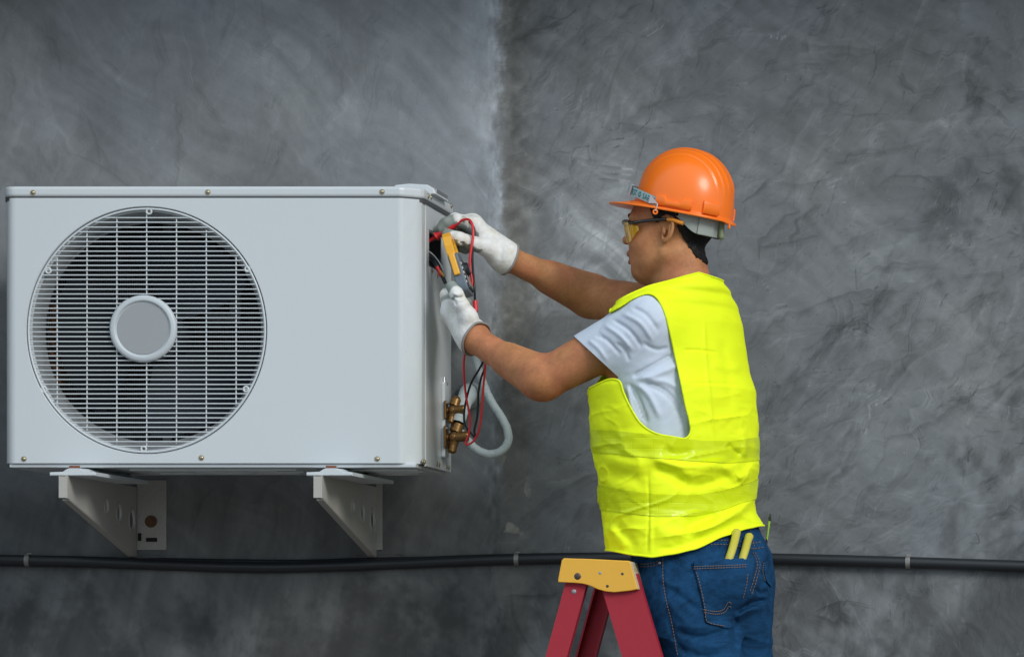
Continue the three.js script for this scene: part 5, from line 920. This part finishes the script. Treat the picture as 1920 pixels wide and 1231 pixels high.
// ---------------------------------------------------------------- safety glasses
{
  const fr = mat(0.012, 0.012, 0.014, 0.25, { clearcoat: 0.5 }), lensM = new THREE.MeshPhysicalMaterial({ color: lin(0.92, 0.53, 0.003), roughness: 0.04, transmission: 0.48, thickness: 0, ior: 1.5, clearcoat: 0.6 });
  const lp = (ph, b) => { const c = Math.sin(ph) * 71, a = 33 + 71 * Math.cos(ph) + (b - 24) * 0.16; return [a, b + 4, c]; };
  const g0 = part('safety_glasses', [1, -1].map((s) => tube([[0.06, 21], [0.3, 24.5], [0.62, 25], [0.92, 22]].map(([p, b]) => fromHead(...lp(s * p, b + 1))), 2.6, 30, 8)), fr, person, 'safety glasses with yellow lenses and black arms');
  for (const s of [1, -1]) {
    const rows = []; for (let j = 0; j <= 14; j++) { const q = j / 14, r = []; for (let i = 0; i <= 24; i++) { const t = i / 24, ph = lerp(0.05, 1.24, t), top = 25 - 12 * sst(0.5, 1, t), bot = 24 - 40 * Math.pow(Math.sin(Math.PI * clamp(0.1 + 0.74 * t, 0, 1)), 0.55) * (1 - 0.30 * sst(0.6, 1, t)) ; r.push(fromHead(...lp(s * ph, lerp(top, bot, q)))); } rows.push(r); }
    part('lens', gridGeo(rows), lensM, g0, 'yellow tinted lens');
    part('arm', tube([fromHead(...lp(s * 0.92, 20)), fromHead(60, 24, s * 66), fromHead(40, 26, s * 69), fromHead(10, 28, s * 69), fromHead(-4, 28, s * 68)], 3.3, 40, 10), fr, g0);
    part('arm_tip', tube([fromHead(-4, 28, s * 69.5), fromHead(-16, 26, s * 71), fromHead(-30, 21, s * 70.5), fromHead(-35, 19.5, s * 70)], 3.6, 30, 10), mat(0.75, 0.26, 0.02, 0.5), g0, 'orange end of the arm');
    part('nose_pad', new THREE.SphereGeometry(4, 12, 8).scale(0.6, 1.4, 0.6).translate(...fromHead(88, 12, s * 9)), fr, g0);
  }
}
// ---------------------------------------------------------------- clamp meter and its leads
{
  const base = P(872, 540, -45), top = P(843, 447, -60);
  const u = V3(top).sub(V3(base)).normalize(), turn = 1 * Math.PI / 180;
  let n = new THREE.Vector3(Math.cos(turn), 0, Math.sin(turn)); n.addScaledVector(u, -n.dot(u)).normalize(); const w = n.clone().cross(u).negate(); // n: the face, w: across, away from the camera
  const F = new THREE.Matrix4().makeBasis(w, u, n).setPosition(...P(861, 512, -48)).scale(new THREE.Vector3(0.84, 0.84, 0.84));
  const put = (g) => g.applyMatrix4(F);
  const blue = mat(0.115, 0.145, 0.175, 0.45, { bumpMap: grainTex, bumpScale: 0.0002 }), black = mat(0.012, 0.013, 0.015, 0.4), yellow = mat(0.80, 0.38, 0.012, 0.36, { clearcoat: 0.2 }), pale = mat(0.55, 0.58, 0.58, 0.5);
  const m = thing('clamp_meter', 'yellow and grey clamp meter held upright in the lower glove', 'meter', P(868, 527, -48));
  const bs = shapeOf(smoothPoly([[-26, -52], [26, -52], [33, -40], [31, 0], [34, 34], [22, 42], [-22, 42], [-34, 34], [-31, 0], [-33, -40]], 4));
  part('body', put(new THREE.ExtrudeGeometry(bs, { depth: 16, bevelEnabled: true, bevelSize: 3, bevelThickness: 4, bevelSegments: 4, bevelOffset: -3 }).translate(0, 0, -8)), blue, m);
  part('face', put(box(-22, 22, -46, 22, 12, 15.5, 3)), black, m);
  part('display', put(box(-17, 17, -40, -14, 15, 16.5, 1)), mat(0.22, 0.25, 0.2, 0.2), m);
  part('dial', put(merge([new THREE.CylinderGeometry(15, 16, 7, 32).rotateX(Math.PI / 2).translate(0, 4, 18), box(-3, 3, -9, 17, 20, 25, 2)])), black, m);
  for (let k = 0; k < 5; k++) part('button', put(box(-29, -24, -34 + k * 11, -27 + k * 11, 8, 13.5, 1.5)), pale, m);
  const jaw = new THREE.Shape([[-32, 36], [-34, 60], [-28, 82], [-14, 94], [14, 94], [28, 82], [34, 60], [32, 36], [18, 34], [20, 58], [15, 72], [7, 79], [-7, 79], [-15, 72], [-20, 58], [-18, 34]].map((p) => new THREE.Vector2(...p)));
  part('jaw', put(new THREE.ExtrudeGeometry(jaw, { depth: 14, bevelEnabled: true, bevelSize: 2, bevelThickness: 2.5, bevelSegments: 3, bevelOffset: -2 }).translate(0, 0, -9)), yellow, m, 'yellow clamp jaw');
  part('jaw', put(box(-21, 21, 31, 46, -8, 8, 3)), yellow, m);
  part('trigger', put(box(-39, -30, -14, 40, -9, 5, 3).applyMatrix4(new THREE.Matrix4().makeRotationZ(-0.04))), yellow, m, 'yellow jaw trigger');
  // leads
  const redM = mat(0.62, 0.022, 0.028, 0.4), blackM = mat(0.013, 0.014, 0.017, 0.42);
  const r = thing('red_test_lead', 'red test lead with probe pinched in the upper glove', 'test lead', P(884, 480, -90));
  part('probe', [rod(P(798, 455, -116), P(816, 443.5, -112), 2.6, 4.2), rod(P(816, 443.5, -112), P(819, 441.6, -112), 9, 8), rod(P(819, 441.6, -112), P(850, 422, -108), 6, 6.6), rod(P(850, 422, -108), P(862, 415, -104), 5, 4.2)], redM, r);
  part('cable', tube([P(858, 417, -104), P(870, 411, -98), P(880, 413, -90), P(885.5, 426, -82), P(885, 450, -76), P(881, 475, -72), P(880, 500, -70), P(884, 530, -68), P(881, 545, -66), P(878, 556, -62)], 2.5, 110, 10), redM, r);
  part('plug', rod(P(889.5, 564, -62), P(891, 584, -56), 4.4, 4.4), redM, r);
  part('cable', tube([P(873, 652, -48), P(869, 672, -56), P(869, 705, -70), P(873, 745, -90), P(880, 785, -104), P(878, 812, -108), P(872, 833, -110), P(884, 829, -108), P(895, 812, -104), P(901, 780, -96), P(904, 740, -86), P(907, 705, -70), P(909, 682, -56)], 2.1, 150, 10), redM, r);
  const b = thing('black_test_lead', 'black test lead running beside the red one down past the gloves', 'test lead', P(890, 520, -90));
  part('cable', tube([P(868, 418, -112), P(880, 417, -102), P(888, 430, -92), P(887, 455, -86), P(884.5, 480, -84), P(886, 510, -84), P(888.5, 540, -82), P(889.5, 568, -62)], 2.3, 100, 10), blackM, b);
  part('cable', tube([P(905, 678, -58), P(896, 694, -66), P(883, 716, -80), P(874, 745, -92), P(869, 775, -102), P(871, 797, -108), P(882, 812, -112), P(891, 821, -112), P(888, 808, -110), P(893, 785, -106), P(895, 760, -100), P(896, 735, -92), P(901, 708, -78), P(908, 690, -62)], 2.1, 150, 10), blackM, b);
}
{ // supply wires in the terminal hatch
  const c = thing('power_cable', 'black and red supply cable coming out of the open terminal hatch', 'cable', P(815, 500, -110));
  const bl = mat(0.014, 0.016, 0.02, 0.45);
  part('core', tube([P(792, 470, -118), P(806, 482, -112), P(816, 494, -102), P(824, 508, -96), P(830, 522, -94), P(836, 534, -92)], 3.4, 50, 10), bl, c);
  part('core', tube([P(790, 476, -112), P(804, 487, -108), P(813, 495, -102), P(819, 503, -98)], 3, 40, 10), bl, c);
  part('core', tube([P(795, 466, -118), P(810, 477, -112), P(822, 491, -100), P(830, 506, -96), P(834, 518, -94)], 1.6, 50, 8), mat(0.4, 0.42, 0.42, 0.5), c);
  part('red_sleeve', tube([P(818, 500, -96), P(823, 510, -94), P(827, 517, -93)], 4, 20, 10), mat(0.55, 0.02, 0.03, 0.45), c, 'red sleeve');
  part('yellow_core', tube([P(824, 508, -91), P(829, 514, -90), P(831, 518, -90)], 1.7, 16, 8), mat(0.75, 0.42, 0.03, 0.5), c, 'yellow wire end');
}
// ---------------------------------------------------------------- tools in the back pockets
{
  const hm = mat(0.52, 0.46, 0.055, 0.5, { bumpMap: grainTex, bumpScale: 0.0003 });
  const surf = (px, py, off) => { let z = 230; for (let k = 0; k < 80; k++) { const q = P(px, py, z), d = jeansF(...q) - off; if (d < 0.3) break; z -= Math.max(d * 0.7, 0.3); } return P(px, py, z); };
  const pl = thing('pliers', 'pliers with two olive yellow handles sticking out of the back pocket', 'pliers', surf(1378, 1050, 9));
  const handle = (pts) => { const c = curve(pts), n = 40, fr = c.computeFrenetFrames(n), rows = []; for (let j = 0; j <= n; j++) { const t = j / n, p = c.getPointAt(t), r = 7.6 * Math.sqrt(clamp(1 - Math.pow(Math.max(0, (0.06 - t) / 0.06), 2), 0.02, 1)) * (1 + 0.10 * sst(0.18, 0, t)), row = []; for (let i = 0; i <= 20; i++) { const a = i / 20 * Math.PI * 2; const v = fr.normals[j].clone().multiplyScalar(Math.cos(a) * r).addScaledVector(fr.binormals[j], Math.sin(a) * r * 0.85); row.push([p.x + v.x, p.y + v.y, p.z + v.z]); } rows.push(row); } return merge([gridGeo(rows, true), new THREE.CircleGeometry(1.2, 8).translate(...c.getPointAt(0).toArray())]); };
  part('handle', handle([surf(1381, 992, 14), surf(1378, 1008, 13), surf(1372, 1030, 10), surf(1366, 1048, 3), surf(1362, 1064, -6), surf(1359, 1085, -14)]), hm, pl);
  part('handle', handle([surf(1405, 1002, 14), surf(1401, 1014, 13), surf(1396, 1032, 10), surf(1391, 1048, 3), surf(1388, 1064, -6), surf(1386, 1085, -14)]), hm, pl);
  const s = thing('test_pen', 'slim green test pen with a black tip standing in the far back pocket', 'test pen', P(1436, 1030, -60));
  const gr = mat(0.30, 0.50, 0.05, 0.4), bk = mat(0.012, 0.012, 0.012, 0.4);
  part('shaft', rod(P(1442.5, 974, -60), P(1437, 1012, -60), 1.9), gr, s);
  part('tip', [rod(P(1443.5, 963, -60), P(1443, 968, -60), 1.4, 1.2), rod(P(1443, 968, -60), P(1442.3, 976, -60), 2.8)], bk, s);
  part('grip', [rod(P(1437, 1010, -60), P(1434, 1040, -60), 2), rod(P(1434, 1034, -60), P(1431, 1060, -60), 3.6)], bk, s);
}
renderer.render(scene, camera);
